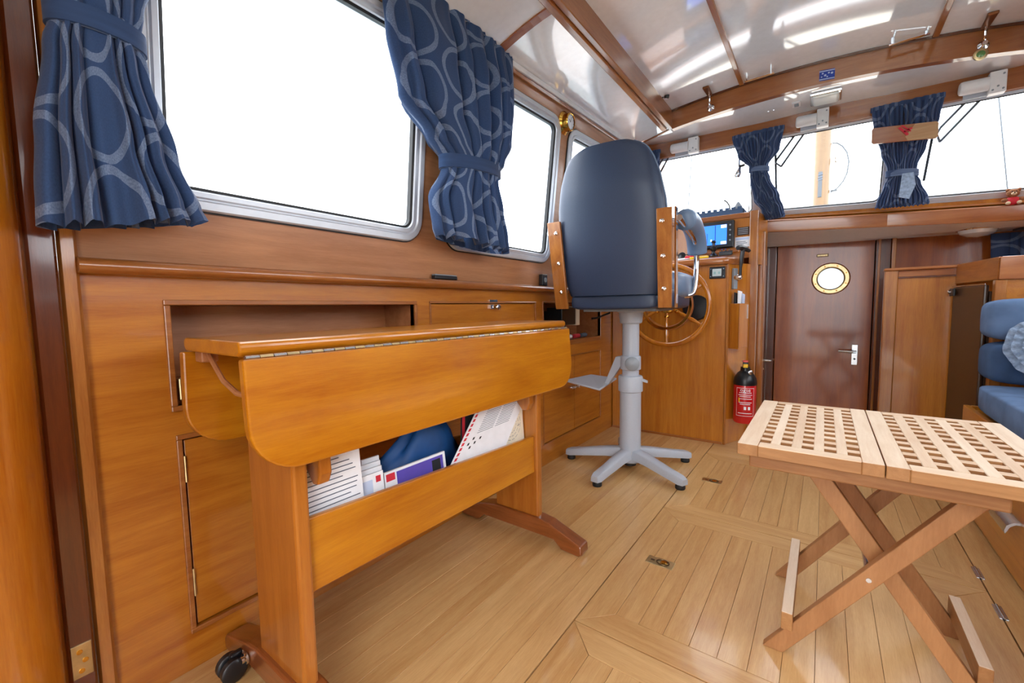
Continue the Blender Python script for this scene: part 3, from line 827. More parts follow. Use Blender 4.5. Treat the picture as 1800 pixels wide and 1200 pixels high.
bl = leaf(-1.038, -1.052, 0.021, 0.538, 0.7425, 0.0).build('drop_leaf', M['table'], t, bevel=0.004)
# piano hinge: knuckles alternate
m = MB(); m2 = MB(); n = 48; L_ = (TY1-TY0-0.01)/n
for i in range(n):
    y = TY0+0.005+i*L_
    (m if i % 2 else m2).tube([(-0.766, y+0.0006, 0.7445), (-0.766, y+L_-0.0006, 0.7445)], 0.0042, 8)
hg = m.build('piano_hinge', M['brass_old'], t, smooth=True, kind='stuff')
m2.build('hinge_knuckles', M['alu'], hg, smooth=True, kind='stuff')
# posts and feet
for (ya, yb) in ((0.372, 0.402), (1.206, 1.236)):
    pp = [(-0.975, 0.05), (-0.786, 0.05), (-0.786, 0.745), (-0.975, 0.745)]
    MB().prism(pp, 'y', ya, yb).build('post', M['table_z'], t, bevel=0.006)
    yc = (ya+yb)/2
    fp = [(-1.148, 0.006), (-1.06, 0.002), (-1.03, 0.03), (-0.72, 0.03), (-0.69, 0.004), (-0.625, 0.0), (-0.612, 0.008), (-0.615, 0.036), (-0.74, 0.082), (-0.785, 0.088), (-0.975, 0.088), (-1.02, 0.08), (-1.14, 0.045), (-1.15, 0.03)]
    MB().prism(fp, 'y', yc-0.026, yc+0.026).build('foot', M['foot'], t, bevel=0.005)
# trough between the posts
def sboard(x0, x1, name, dz=0.0):
    q = [(x0, 0.402, 0.263+dz), (x0, 1.206, 0.246+dz), (x0, 1.206, 0.374+dz), (x0, 0.402, 0.416+dz)]
    return MB().quadprism(q, (x1-x0, 0, 0)).build(name, M['table'], t, bevel=0.003)
sboard(-0.813, -0.799, 'trough_front'); sboard(-0.965, -0.951, 'trough_back', 0.02)
box('trough_bottom', -0.951, -0.813, 0.402, 1.206, 0.262, 0.274, M['table'], t)
box('top_rail', -0.90, -0.86, 0.402, 1.206, 0.69, 0.745, M['table'], t)
# leaf supports: curved brackets under the leaf
for ya in (0.436, 1.168):
    br = [(-0.90, 0.735), (-0.768, 0.735), (-0.768, 0.70), (-0.79, 0.64), (-0.815, 0.60), (-0.84, 0.575), (-0.90, 0.575)]
    MB().prism([(-0.86, 0.60), (-0.786, 0.60), (-0.782, 0.50), (-0.792, 0.478), (-0.812, 0.474), (-0.835, 0.50), (-0.86, 0.55)], 'y', ya-0.013, ya+0.013).build('leaf_bracket', M['table_z'], t, bevel=0.004)
    box('bracket_arm', -0.86, -0.79, ya-0.013, ya+0.013, 0.60, 0.735, M['table_z'], t)
MB().tube([(-0.985, 0.318, 0.738), (-0.955, 0.318, 0.715), (-0.92, 0.318, 0.69), (-0.86, 0.318, 0.672), (-0.80, 0.318, 0.672)], 0.005, 8).build('leaf_stay', M['recess'], t, smooth=True)
box('stay_block', -0.80, -0.775, 0.305, 0.33, 0.64, 0.69, M['table_z'], t, bevel=0.003)
box('stay_block', -1.02, -0.985, 0.305, 0.335, 0.722, 0.744, M['recess'], t, bevel=0.003)
# twin wheel caster on the near foot
cs = MB().tube([(-1.045, 0.362, 0.045), (-1.045, 0.350, 0.045)], 0.007, 10).build('caster', M['chrome'], t, smooth=True)
for dx in (-0.013, 0.013):
    MB().lathe([(0.022, -0.009), (0.026, -0.006), (0.026, 0.006), (0.022, 0.009), (0.008, 0.010)], (-1.045+dx, 0.338, 0.0265), (1, 0, 0), 20).build('caster_wheel', M['black'], cs, smooth=True)
MB().box(-1.052, -1.038, 0.335, 0.36, 0.03, 0.058).build('caster_hood', M['black'], cs, bevel=0.004)
MB().lathe([(0.012, 0), (0.012, 0.005), (0.007, 0.007), (0.007, 0.012)], (-1.015, 0.359, 0.05), (0, -1, 0), 14).build('lock_lever', M['chrome'], cs, smooth=True)

# ---- papers and things kept in the trough
def sheet(name, label, cat, p0, u, v, w, h, t_, mat, bev=0.0):
    """thin upright sheet: p0 lower corner, u along, v up"""
    u = Vector(u).normalized(); v = Vector(v).normalized(); nn = u.cross(v)
    r = thing(name, label, cat, p0, group=None)
    p0 = Vector(p0)
    q = [p0, p0+u*w, p0+u*w+v*h, p0+v*h]
    o = MB().quadprism(q, nn*-t_).build('body', M[mat], r, bevel=bev)
    return r, (lambda a, b, e=0.0006: tuple(p0+u*a+v*b+nn*e)), u, v, nn
def rect_on(name, P, a0, a1, b0, b1, mat, parent, e=0.0007):
    q = [P(a0, b0, e), P(a1, b0, e), P(a1, b1, e), P(a0, b1, e)]
    return mesh_obj(name, q, [(0, 1, 2, 3)], M[mat], parent, recalc=False)
UD = (0.10, 1, 0)
# letter with lines of print
r, P, u, v, nn = sheet('letter', 'white printed letter at the near end of the table trough', 'paper', (-0.828, 0.408, 0.285), (0.02, 1, -0.0), (-0.05, -0.03, 1), 0.145, 0.235, 0.0006, 'paper')
m = MB()
for i in range(21):
    b = 0.008+i*0.0105
    e = 0.138-random.random()*0.05
    m.add([P(0.012, b, 0.0008), P(e, b, 0.0008), P(e, b+0.0022, 0.0008), P(0.012, b+0.0022, 0.0008)], [(0, 1, 2, 3)])
m.build('print_lines', M['ink'], r, recalc=False)
# row of thin booklets behind it
for i in range(4):
    r, P, u, v, nn = sheet('booklet', ('white booklet beside the letter, nearest the trough front', 'second white booklet from the trough front', 'third white booklet from the trough front', 'white booklet furthest from the trough front')[i], 'booklet',
                           (-0.832-0.012*i, 0.545+0.012*i, 0.280), (0.05, 1, 0), (-0.08, 0, 1), 0.066-0.006*i, 0.158+0.008*i, 0.006, 'paper', 0.0005)
    tag(r, group='booklets in the table trough')
    rect_on('red_mark', P, 0.045-0.005*i, 0.058-0.005*i, 0.135, 0.150, 'print_red', r)
    rect_on('print_block', P, 0.006, 0.036, 0.05, 0.145, 'silver', r)
# blue nylon bag
bagv = thing('nylon_bag', 'crumpled blue nylon bag stuffed in the table trough', 'bag', (-0.875, 0.78, 0.275))
pv = []; pf = []; NN, MM = 16, 24
for i in range(NN+1):
    la = -PI/2+PI*i/NN
    for j in range(MM):
        lo_ = 2*PI*j/MM
        rr = 1+0.16*math.sin(3*lo_+2*la)+0.10*math.sin(7*lo_-3*la)*math.cos(la)
        pv.append((-0.905+0.033*math.cos(la)*math.cos(lo_)*rr, 0.775+0.15*math.cos(la)*math.sin(lo_)*rr, 0.385+0.108*math.sin(la)*(1+0.18*math.sin(2*lo_+0.8)) + 0.055*math.cos(la)*math.sin(lo_)*(0.5+0.5*math.sin(la))))
for i in range(NN):
    for j in range(MM): pf.append((i*MM+j, i*MM+(j+1) % MM, (i+1)*MM+(j+1) % MM, (i+1)*MM+j))
mesh_obj('bag_body', pv, pf, M['blue_bag'], bagv, smooth=True, angle=180)
# purple magazine lying along the front, magazine with red stripe, cream chart
r, P, u, v, nn = sheet('magazine', 'magazine with a purple cover lying low along the trough front', 'magazine', (-0.8295, 0.618, 0.278), (0.02, 1, 0.0), (-0.12, 0, 1), 0.20, 0.148, 0.008, 'paper', 0.0005)
rect_on('purple_cover', P, 0.035, 0.19, 0.06, 0.142, 'purple', r)
rect_on('red_corner', P, 0.004, 0.03, 0.125, 0.143, 'print_red', r)
rect_on('dark_photo', P, 0.15, 0.18, 0.09, 0.135, 'ink_black', r, 0.0009)
r, P, u, v, nn = sheet('newsletter', 'white newsletter with a red slanting title leaning in the trough', 'newsletter', (-0.822, 0.745, 0.30), (0.0, 1, 0.02), (-0.06, 0.95, 1), 0.27, 0.31, 0.004, 'paper', 0.0005)
m = MB()
for i in range(18):
    b = 0.012+i*0.016
    m.add([P(0.006, b, 0.0008), P(0.017, b, 0.0008), P(0.017, b+0.011, 0.0008), P(0.006, b+0.011, 0.0008)], [(0, 1, 2, 3)])
m.build('red_title', M['print_red'], r, recalc=False)
m = MB()
for c_ in range(2):
    for i in range(14):
        b = 0.20+i*0.0075; a0 = 0.06+c_*0.085
        m.add([P(a0, b, 0.0008), P(a0+0.075, b, 0.0008), P(a0+0.075, b+0.002, 0.0008), P(a0, b+0.002, 0.0008)], [(0, 1, 2, 3)])
m.build('print_lines', M['ink'], r, recalc=False)
m = MB()
for a0, b0 in ((0.035, 0.165), (0.05, 0.18), (0.065, 0.162), (0.05, 0.15), (0.085, 0.172)):
    m.add([P(a0, b0, 0.0008), P(a0+0.008, b0, 0.0008), P(a0+0.008, b0+0.009, 0.0008), P(a0, b0+0.009, 0.0008)], [(0, 1, 2, 3)])
m.build('small_pictures', M['ink_black'], r, recalc=False)
r, P, u, v, nn = sheet('folder', 'dark folder standing behind the red titled newsletter', 'folder', (-0.846, 0.885, 0.275), (0.0, 1, 0.0), (-0.05, 0.1, 1), 0.09, 0.235, 0.006, 'ink_black', 0.0005)
rect_on('red_spine', P, 0.0, 0.012, 0.06, 0.23, 'print_red', r)
r, P, u, v, nn = sheet('folded_chart', 'cream folded chart at the far end of the table trough', 'chart', (-0.834, 1.045, 0.30), (0.0, 1, 0.0), (-0.06, -0.02, 1), 0.158, 0.28, 0.003, 'cream', 0.0005)
m = MB()
for i in range(7):
    a0 = 0.02+0.017*i; b0 = 0.09+0.012*((i*5) % 7)
    m.add([P(a0, b0, 0.0008), P(a0+0.012, b0+0.004, 0.0008), P(a0+0.012, b0+0.006, 0.0008), P(a0, b0+0.002, 0.0008)], [(0, 1, 2, 3)])
for ring in range(3):
    for k in range(16):
        a1, a2 = 2*PI*k/16, 2*PI*(k+0.7)/16; R0 = 0.03+0.012*ring; R1 = R0+0.0012
        c0 = (0.085, 0.13)
        m.add([P(c0[0]+R0*math.cos(a1), c0[1]+R0*math.sin(a1), 0.0008), P(c0[0]+R1*math.cos(a1), c0[1]+R1*math.sin(a1), 0.0008), P(c0[0]+R1*math.cos(a2), c0[1]+R1*math.sin(a2), 0.0008), P(c0[0]+R0*math.cos(a2), c0[1]+R0*math.sin(a2), 0.0008)], [(0, 1, 2, 3)])
m.build('chart_lines', M['ink'], r, recalc=False)
m = MB().add([P(0.005, 0.11, 0.0009), P(0.01, 0.11, 0.0009), P(0.05, 0.20, 0.0009), P(0.045, 0.20, 0.0009)], [(0, 1, 2, 3)])
m.build('dark_streak', M['ink_black'], r, recalc=False)

# ================================================================== FOLDING TEAK TABLE
g = thing('folding_grate_table', 'raw teak folding table with a slotted grating top and crossed legs', 'table', (0.11, 1.3, 0))
GZ1, GZ0 = 0.512, 0.486
GX0, GX1, GY0, GY1 = -0.147, 0.367, 1.046, 1.568
GM = 0.1045
def grate(x0, x1, wide_left, wide_right):
    ys0, ys1 = GY0, GY1
    for a, b in ((x0, x0+wide_left), (x1-wide_right, x1)):
        box('side_rail', a, b, ys0, ys1, GZ0, GZ1, M['teak'], g, bevel=0.002)
    ix0, ix1 = x0+wide_left, x1-wide_right
    nc = 5; hole = 0.0205; sl = (ix1-ix0-nc*hole)/(nc-1)
    x = ix0
    cols = []
    for i in range(nc):
        cols.append((x, x+hole)); x += hole
        if i < nc-1:
            box('slat', x, x+sl, ys0+0.034, ys1-0.030, GZ0, GZ1-0.0002, M['teak'], g, bevel=0.0012, seg=1); x += sl
    box('end_rail', ix0, ix1, ys0, ys0+0.034, GZ0, GZ1-0.0003, M['teak_x'], g, bevel=0.0015, seg=1)
    box('end_rail', ix0, ix1, ys1-0.030, ys1, GZ0, GZ1-0.0003, M['teak_x'], g, bevel=0.0015, seg=1)
    nr = 11; a, b = ys0+0.034, ys1-0.030; hh = 0.0225; rs = (b-a-nr*hh)/(nr-1)
    for k in range(nr-1):
        y = a+hh*(k+1)+rs*k
        box('cross_slat', ix0, ix1, y, y+rs, GZ0+0.003, GZ1-0.0010, M['teak_x'], g)
grate(GX0, GM-0.0008, 0.040, 0.034); grate(GM+0.0008, GX1, 0.034, 0.040)
for y0 in (1.062, 1.53):
    box('under_rail', -0.125, 0.27, y0, y0+0.022, 0.457, GZ0, M['teak_x'], g, bevel=0.003)
def leg(name, p0, p1, w, t_):
    """flat sawn leg with horizontal ends"""
    p0, p1 = Vector(p0), Vector(p1)
    d = (p1-p0).normalized(); dx = t_/2/abs(d.z)
    q = [(p0.x-dx, p0.y-w/2, p0.z), (p0.x+dx, p0.y-w/2, p0.z), (p1.x+dx, p0.y-w/2, p1.z), (p1.x-dx, p0.y-w/2, p1.z)]
    return MB().quadprism(q, (0, w, 0)).build(name, M['teak_leg'], g, bevel=0.002)
leg('leg', (-0.072, 1.138, 0), (0.262, 1.078, 0.47), 0.022, 0.034)
leg('leg', (-0.072, 1.465, 0), (0.262, 1.465, 0.47), 0.022, 0.034)
leg('leg', (0.285, 1.20, 0), (-0.03, 1.20, 0.47), 0.022, 0.036)
leg('leg', (0.285, 1.425, 0), (-0.03, 1.425, 0.47), 0.022, 0.036)
MB().bar((-0.045, 1.10, 0.098), (-0.045, 1.48, 0.098), 0.022, 0.042).build('stretcher', M['teak'], g, bevel=0.002)
MB().bar((0.285, 1.19, 0.068), (0.285, 1.45, 0.068), 0.022, 0.045).build('stretcher', M['teak'], g, bevel=0.002)
MB().tube([(0.095, 1.125, 0.236), (0.095, 1.48, 0.236)], 0.005, 8).build('pivot_rod', M['alu'], g)

# ================================================================== HELM CHAIR
CH = thing('helm_chair', 'navy leatherette helm chair on a pale grey pedestal with footrest', 'chair', (-0.777, 2.06, 0), math.radians(4), local=True)
# five star base
for i in range(5):
    a = math.radians(-97+72*i)-math.radians(4)
    dx, dy = math.cos(a), math.sin(a)
    lp = []
    for s_, w_, z0, z1 in ((0.02, 0.030, 0.055, 0.105), (0.12, 0.028, 0.05, 0.092), (0.24, 0.025, 0.034, 0.070), (0.315, 0.024, 0.024, 0.058), (0.338, 0.018, 0.024, 0.050)):
        px, py = -dy*w_, dx*w_
        cx, cy = dx*s_, dy*s_
        lp.append([(cx+px, cy+py, z0), (cx-px, cy-py, z0), (cx-px*0.95, cy-py*0.95, z1-0.006), (cx-px*0.75, cy-py*0.75, z1), (cx+px*0.75, cy+py*0.75, z1), (cx+px*0.95, cy+py*0.95, z1-0.006)])
    L0 = MB().loft(lp, capa=True, capb=True).build('leg', M['grey_paint'], CH, smooth=True, angle=50)
    MB().lathe([(0.020, 0.0), (0.022, 0.003), (0.022, 0.014), (0.014, 0.026)], (dx*0.312, dy*0.312, 0.0), n=18).build('rubber_foot', M['rubber'], L0, smooth=True)
MB().lathe([(0.045, 0.03), (0.052, 0.036), (0.05, 0.06), (0.045, 0.07)], (0, 0, 0), n=24).build('hub', M['grey_paint'], CH, smooth=True)
MB().lathe([(0.03, 0.012), (0.03, 0.034)], (0, 0, 0), n=20).build('hub_pad', M['rubber'], CH)
MB().lathe([(0.052, 0.06), (0.053, 0.09), (0.052, 0.40)], (0, 0, 0), n=32).build('column', M['grey_paint'], CH, smooth=True)
MB().lathe([(0.053, 0.392), (0.060, 0.396), (0.060, 0.465), (0.056, 0.472), (0.05, 0.474)], (0, 0, 0), n=32).build('lower_collar', M['grey_paint'], CH, smooth=True)
MB().quadprism([(0.05, -0.01, 0.45), (0.05, 0.02, 0.45), (0.085, 0.005, 0.44), (0.085, -0.005, 0.44)], (0, 0, 0.012)).build('collar_lever', M['grey_paint'], CH, bevel=0.002)
MB().lathe([(0.041, 0.40), (0.041, 0.78)], (0, 0, 0), n=32).build('inner_column', M['grey_paint'], CH, smooth=True)
ck = MB().lathe([(0.042, 0.502), (0.050, 0.506), (0.050, 0.568), (0.046, 0.574), (0.041, 0.575)], (0, 0, 0), n=32).build('clamp_collar', M['grey_paint'], CH, smooth=True)
MB().lathe([(0.0, 0.0), (0.015, 0.001), (0.022, 0.006), (0.030, 0.016), (0.034, 0.026), (0.034, 0.036), (0.026, 0.043), (0.0, 0.046)], (0.018, -0.048, 0.541), (0.45, -1, 0), 24, cap=False).build('clamp_knob', M['grey_dark'], ck, smooth=True)
# footrest: arm and tread
fr_ = MB().quadprism([(-0.04, 0.02, 0.57), (-0.04, 0.02, 0.53), (-0.115, 0.02, 0.415), (-0.135, 0.02, 0.42), (-0.075, 0.02, 0.565)], (0, -0.03, 0)).build('footrest_arm', M['grey_paint'], CH, bevel=0.003)
MB().quadprism([(-0.115, -0.13, 0.405), (-0.115, 0.13, 0.422), (-0.265, 0.13, 0.432), (-0.31, -0.12, 0.435)], (0, 0, 0.010)).build('footrest_tread', M['grey_paint'], fr_, bevel=0.003)
# head of the pedestal
MB().lathe([(0.048, 0.735), (0.054, 0.74), (0.060, 0.79), (0.08, 0.80)], (0, 0, 0), n=28).build('seat_mount', M['grey_paint'], CH, smooth=True)
box('seat_plate', -0.17, 0.17, -0.20, 0.16, 0.797, 0.81, M['grey_dark'], CH, bevel=0.002)
MB().tube([(-0.09, -0.05, 0.79), (-0.14, -0.10, 0.765), (-0.16, -0.12, 0.762)], 0.005, 8).build('swivel_lever', M['black'], CH, smooth=True)
# seat cushion: base roll and light top
def rbox(c, h, e=0.28, n=12):
    return c, h
cushion('seat_base', (0, 0.02, 0.855), (0.245, 0.255, 0.052), M['navy'], CH, r=0.32)
cushion('seat_cushion', (0.01, 0.07, 0.915), (0.262, 0.255, 0.07), M['navy_light'], CH, r=0.45)
# rear roll below the back
cushion('rear_roll', (-0.005, -0.245, 0.842), (0.198, 0.035, 0.034), M['navy'], CH, r=0.35)
# backrest: tapered shell, reclined
def back_halfwidth(s):   # s 0..1 bottom to top
    P_ = [(0, 0.205), (0.08, 0.222), (0.45, 0.240), (0.62, 0.232), (0.78, 0.212), (0.88, 0.19), (0.94, 0.168), (0.975, 0.142), (1.0, 0.10)]
    for (a, b), (c, d_) in zip(P_, P_[1:]):
        if s <= c: return b+(d_-b)*(s-a)/(c-a)
    return 0.10
BZ0, BZ1 = 0.87, 1.492
def back_y(s): return -0.235-0.115*s
loops = []
NS = 30
for i in range(NS+1):
    s_ = (i/NS)
    s_ = 1-(1-s_)**1.25
    hw = back_halfwidth(s_); z = BZ0+(BZ1-BZ0)*s_; yb = back_y(s_)
    th = 0.055*min(1.0, 0.35+2.2*(1-s_)) if s_ > 0.7 else 0.055
    ring = []
    for k in range(28):
        a = 2*PI*k/28
        cx = math.copysign(abs(math.cos(a))**0.45, math.cos(a)); cy = math.copysign(abs(math.sin(a))**0.55, math.sin(a))
        bow = 0.012*(1-(cx*cx))          # rear face slightly crowned
        ring.append((hw*cx-0.004, yb+th*cy*(1.0) - (bow if cy < 0 else 0), z))
    loops.append(ring)
MB().loft(loops, capa=True, capb=True).build('backrest', M['navy'], CH, smooth=True, angle=70)
# padded front of the back, lighter
loops = []
for i in range(17):
    s_ = i/16
    hw = back_halfwidth(min(s_, 0.93))*0.95; z = BZ0+0.02+(BZ1-BZ0-0.05)*s_; yb = back_y(s_)+0.055
    th = 0.05*math.sin(PI*min(max(s_*0.9+0.08, 0), 1))+0.008
    ring = []
    for k in range(20):
        a = 2*PI*k/20
        cx = math.copysign(abs(math.cos(a))**0.6, math.cos(a)); cy = math.copysign(abs(math.sin(a))**0.7, math.sin(a))
        ring.append((hw*cx-0.004, yb+th*cy, z))
    loops.append(ring)
MB().loft(loops, capa=True, capb=True).build('back_pad', M['navy_light'], CH, smooth=True, angle=70)
# piping seam round the edge
pts = []
for i in range(25):
    s_ = 0.30+0.69*i/24; pts.append((back_halfwidth(s_)*1.005-0.004, back_y(s_)-0.002, BZ0+(BZ1-BZ0)*s_))
MB().tube(pts, 0.004, 6).build('piping', M['navy_light'], CH, smooth=True)
# wooden side brackets with screws, and steel armrests
for sg in (-1, 1):
    xa = sg*0.232-0.004
    w_ = 0.033
    q = [(xa-w_+0.004*sg, back_y(-0.08)-0.062, 0.812), (xa+w_*0.75, back_y(-0.08)-0.062, 0.812), (xa+w_*0.85+sg*0.008, back_y(0.52)-0.066, 1.203), (xa-w_+sg*0.010, back_y(0.52)-0.066, 1.203)]
    bk = MB().quadprism(q, (0, 0.016, 0.002)).build('side_bracket', M['trim_z'], CH, bevel=0.002)
    for zz in (0.89, 1.02, 1.155):
        s_ = (zz-BZ0)/(BZ1-BZ0)
        for dx in (-0.009, 0.009):
            pass
        MB().lathe([(0.009, 0.0), (0.009, 0.003), (0.005, 0.006), (0.0, 0.0065)], (xa-0.002, back_y(s_)-0.063, zz), (0, -1, 0.15), 12, cap=False).build('screw', M['chrome'], bk, smooth=True)
    # bracket flank in polished steel
    ys = 0.0
    q = [(sg*0.262, back_y(-0.08)-0.05, 0.812), (sg*0.262, back_y(-0.08)-0.012, 0.812), (sg*0.272, back_y(0.52)-0.02, 1.205), (sg*0.272, back_y(0.52)-0.056, 1.205)]
    MB().quadprism(q, (0.006*sg, 0, 0)).build('bracket_flank', M['chrome'], CH, bevel=0.001)
    ax = sg*0.285
    arm = [(ax, back_y(0.5)-0.03, 1.165), (ax, -0.18, 1.152), (ax, 0.0, 1.13), (ax, 0.075, 1.10), (ax, 0.098, 1.04), (ax, 0.092, 0.97), (ax-sg*0.004, 0.075, 0.885), (ax-sg*0.02, 0.06, 0.868), (ax-sg*0.05, 0.04, 0.865)]
    # smooth the arm a little
    def sm(p):
        o = [Vector(p[0])]
        for a, b in zip(p, p[1:]):
            a, b = Vector(a), Vector(b); o += [a*0.75+b*0.25, a*0.25+b*0.75]
        return o+[Vector(p[-1])]
    ar = MB().tube(sm(arm), 0.0125, 12).build('armrest_tube', M['chrome'], CH, smooth=True)
    pad = [(ax, -0.215, 1.172), (ax, -0.16, 1.186), (ax, -0.05, 1.182), (ax, 0.05, 1.152), (ax, 0.10, 1.105), (ax, 0.112, 1.062)]
    MB().tube(sm(sm(pad)), [0.016]+[0.034]*1+[0.044]*(len(sm(sm(pad)))-4)+[0.038, 0.020], 14).build('arm_pad', M['navy_light'], ar, smooth=True, angle=80)
# ================================================================== HELM CONSOLE
C0 = thing('helm_console', 'varnished wooden helm console with dashboard and upper instrument box', 'console', (-0.8, 2.72, 0))
A_, B_ = Vector((-0.45, 2.70, 0)), Vector((-0.345, 2.93, 0))
sd_ = (B_-A_).normalized(); sn = Vector((sd_.y, -sd_.x, 0))
def SP(t_, z, w=0.0):
    p = A_+sd_*t_+sn*w; return (p.x, p.y, z)
foot = [(-1.145, 2.70), (-0.45, 2.70), (-0.345, 2.93), (-0.345, 3.09), (-1.145, 3.09)]
MB().prism(foot, 'z', 0.0, 1.06).build('body', M['panel_x'], C0, bevel=0.003)
box('toe_strip', -1.145, -0.462, 2.692, 2.70, 0.0, 0.012, M['trim_x'], C0)
# front corner bead and corner post
MB().tube([(-0.45, 2.70, 0.0), (-0.45, 2.70, 1.06)], 0.007, 10).build('corner_bead', M['trim_z'], C0, smooth=True)
box('corner_post', -0.372, -0.328, 2.895, 2.955, 0.0, 1.372, M['trim_z'], C0, bevel=0.004)
# dashboard: rounded front edge, slopes up to the instrument panel
dash = [(2.672, 1.052), (2.664, 1.062), (2.664, 1.078), (2.672, 1.088), (2.70, 1.094), (2.915, 1.135), (2.915, 1.06), (2.70, 1.052)]
m = MB()
def dloop(x, dy=0.0): return [(x, y+dy*(1 if y < 2.8 else 0), z) for y, z in dash]
m.loft([dloop(-1.145), dloop(-0.475), dloop(-0.455, 0.006), dloop(-0.437, 0.03), dloop(-0.40, 0.11)], capa=True, capb=True)
m.build('dashboard', M['trim_x'], C0, smooth=True, angle=50)
# instrument box
box('instrument_panel', -1.145, -0.365, 2.915, 2.935, 1.10, 1.345, M['panel_x'], C0, bevel=0.002)
box('panel_frame', -1.145, -0.372, 2.90, 2.916, 1.338, 1.366, M['trim_x'], C0, bevel=0.003)
box('box_top', -1.145, -0.33, 2.905, 3.12, 1.357, 1.368, M['trim_x'], C0, bevel=0.002)
MB().quadprism([(-0.345, 2.95, 1.06), (-0.315, 3.11, 1.06), (-0.315, 3.11, 1.362), (-0.345, 2.95, 1.366)], (0.016, 0, 0)).build('box_side', M['panel'], C0, bevel=0.003)
box('lower_frame', -0.70, -0.43, 2.905, 2.916, 1.14, 1.158, M['trim_x'], C0, bevel=0.002)
box('vent_grille', -0.44, -0.376, 2.909, 2.916, 1.236, 1.284, M['fridge'], C0, bevel=0.002)
for i in range(4): box('grille_slat', -0.434, -0.382, 2.907, 2.910, 1.243+i*0.0105, 1.247+i*0.0105, M['grey_dark'], C0)
lb = box('notice', -0.45, -0.374, 2.911, 2.916, 1.166, 1.226, M['paper'], C0)
box('notice_stripe', -0.447, -0.377, 2.9103, 2.9112, 1.208, 1.222, M['silver'], lb)
for i_, w_ in enumerate((0.05, 0.058, 0.04)): box('notice_line', -0.443, -0.443+w_, 2.9103, 2.9112, 1.196-0.009*i_, 1.199-0.009*i_, M['ink'], lb)
# digital gauge set into the front
gg = box('gauge_bezel', -0.547, -0.462, 2.690, 2.701, 0.972, 1.040, M['black'], C0, bevel=0.004)
box('gauge_display', -0.530, -0.482, 2.6885, 2.6905, 0.986, 1.028, M['lcd'], gg)
for zz in (0.985, 1.027):
    for xx in (-0.538, -0.471): MB().lathe([(0.003, 0), (0.003, 0.002)], (xx, 2.69, zz), (0, -1, 0), 8).build('screw', M['alu'], gg)
for xx in (-0.523, -0.500): box('gauge_digit', xx, xx+0.012, 2.6880, 2.6888, 0.998, 1.012, M['teal_print'], gg)
MB().lathe([(0.076, 0.0), (0.076, 0.02), (0.068, 0.03), (0.0, 0.034)], (-0.615, 2.70, 0.805), (0, -1, 0), 32, cap=False).build('wheel_boss', M['black'], C0, smooth=True)
# paper rack on the flank
rk = thing('paper_rack', 'wooden rack on the flank of the helm console holding papers', 'rack', SP(0.06, 0.57, 0.03))
for a, b, c, d_ in ((0.022, 0.028, 0.0, 0.058), (0.106, 0.112, 0.0, 0.058), (0.022, 0.112, 0.052, 0.058)):
    q = [SP(a, 0.575, c+0.002), SP(b, 0.575, c+0.002), SP(b, 0.575, d_), SP(a, 0.575, d_)]
    MB().quadprism(q, (0, 0, 0.252)).build('side', M['panel_x'], rk, bevel=0.002)
MB().quadprism([SP(0.022, 0.567, 0.002), SP(0.112, 0.567, 0.002), SP(0.112, 0.567, 0.058), SP(0.022, 0.567, 0.058)], (0, 0, 0.008)).build('bottom', M['panel_x'], rk)
for i, (a, w_, h_, mt, lb_) in enumerate(((0.046, 0.028, 0.885, 'black', 'black notebook standing in the helm paper rack'), (0.066, 0.034, 0.895, 'paper', 'white folded papers standing in the helm paper rack'), (0.085, 0.018, 0.878, 'silver', 'pale blue leaflet standing in the helm paper rack'))):
    q = [SP(a-w_/2, 0.58, 0.014+0.010*i), SP(a+w_/2, 0.58, 0.014+0.010*i), SP(a+w_/2+0.004, h_, 0.018+0.010*i), SP(a-w_/2+0.002, h_+0.006, 0.018+0.010*i)]
    o = MB().quadprism(q, sn*0.006).build(('notebook', 'folded_papers', 'leaflet')[i], M[mt], None, bevel=0.001)
    tag(o, lb_, ('notebook', 'papers', 'leaflet')[i])
MB().quadprism([SP(0.098, 0.74, 0.0585), SP(0.102, 0.74, 0.0585), SP(0.102, 0.82, 0.0585), SP(0.098, 0.82, 0.0585)], sn*0.004).build('pen_clip', M['alu'], rk)
# throttle lever
th = thing('throttle_lever', 'black single lever throttle mounted on the console flank', 'throttle', SP(0.05, 0.91, 0.01))
MB().quadprism([SP(0.034, 0.91, 0.001), SP(0.068, 0.91, 0.001), SP(0.068, 1.028, 0.001), SP(0.034, 1.028, 0.001)], sn*0.016).build('base_plate', M['grey_dark'], th, bevel=0.003)
MB().lathe([(0.019, 0.015), (0.019, 0.026), (0.013, 0.034), (0.013, 0.046), (0.006, 0.05)], SP(0.052, 0.975), tuple(sn), 18).build('boss', M['chrome'], th, smooth=True)
MB().tube([SP(0.052, 0.975, 0.04), SP(0.052, 1.03, 0.042), SP(0.054, 1.085, 0.045), SP(0.060, 1.13, 0.048)], [0.008, 0.008, 0.011, 0.012], 10).build('lever_arm', M['black'], th, smooth=True)
MB().tube([SP(0.012, 1.137, 0.048), SP(0.03, 1.141, 0.048), SP(0.085, 1.135, 0.048), SP(0.118, 1.126, 0.048)], [0.012, 0.015, 0.014, 0.010], 12).build('grip', M['black'], th, smooth=True)

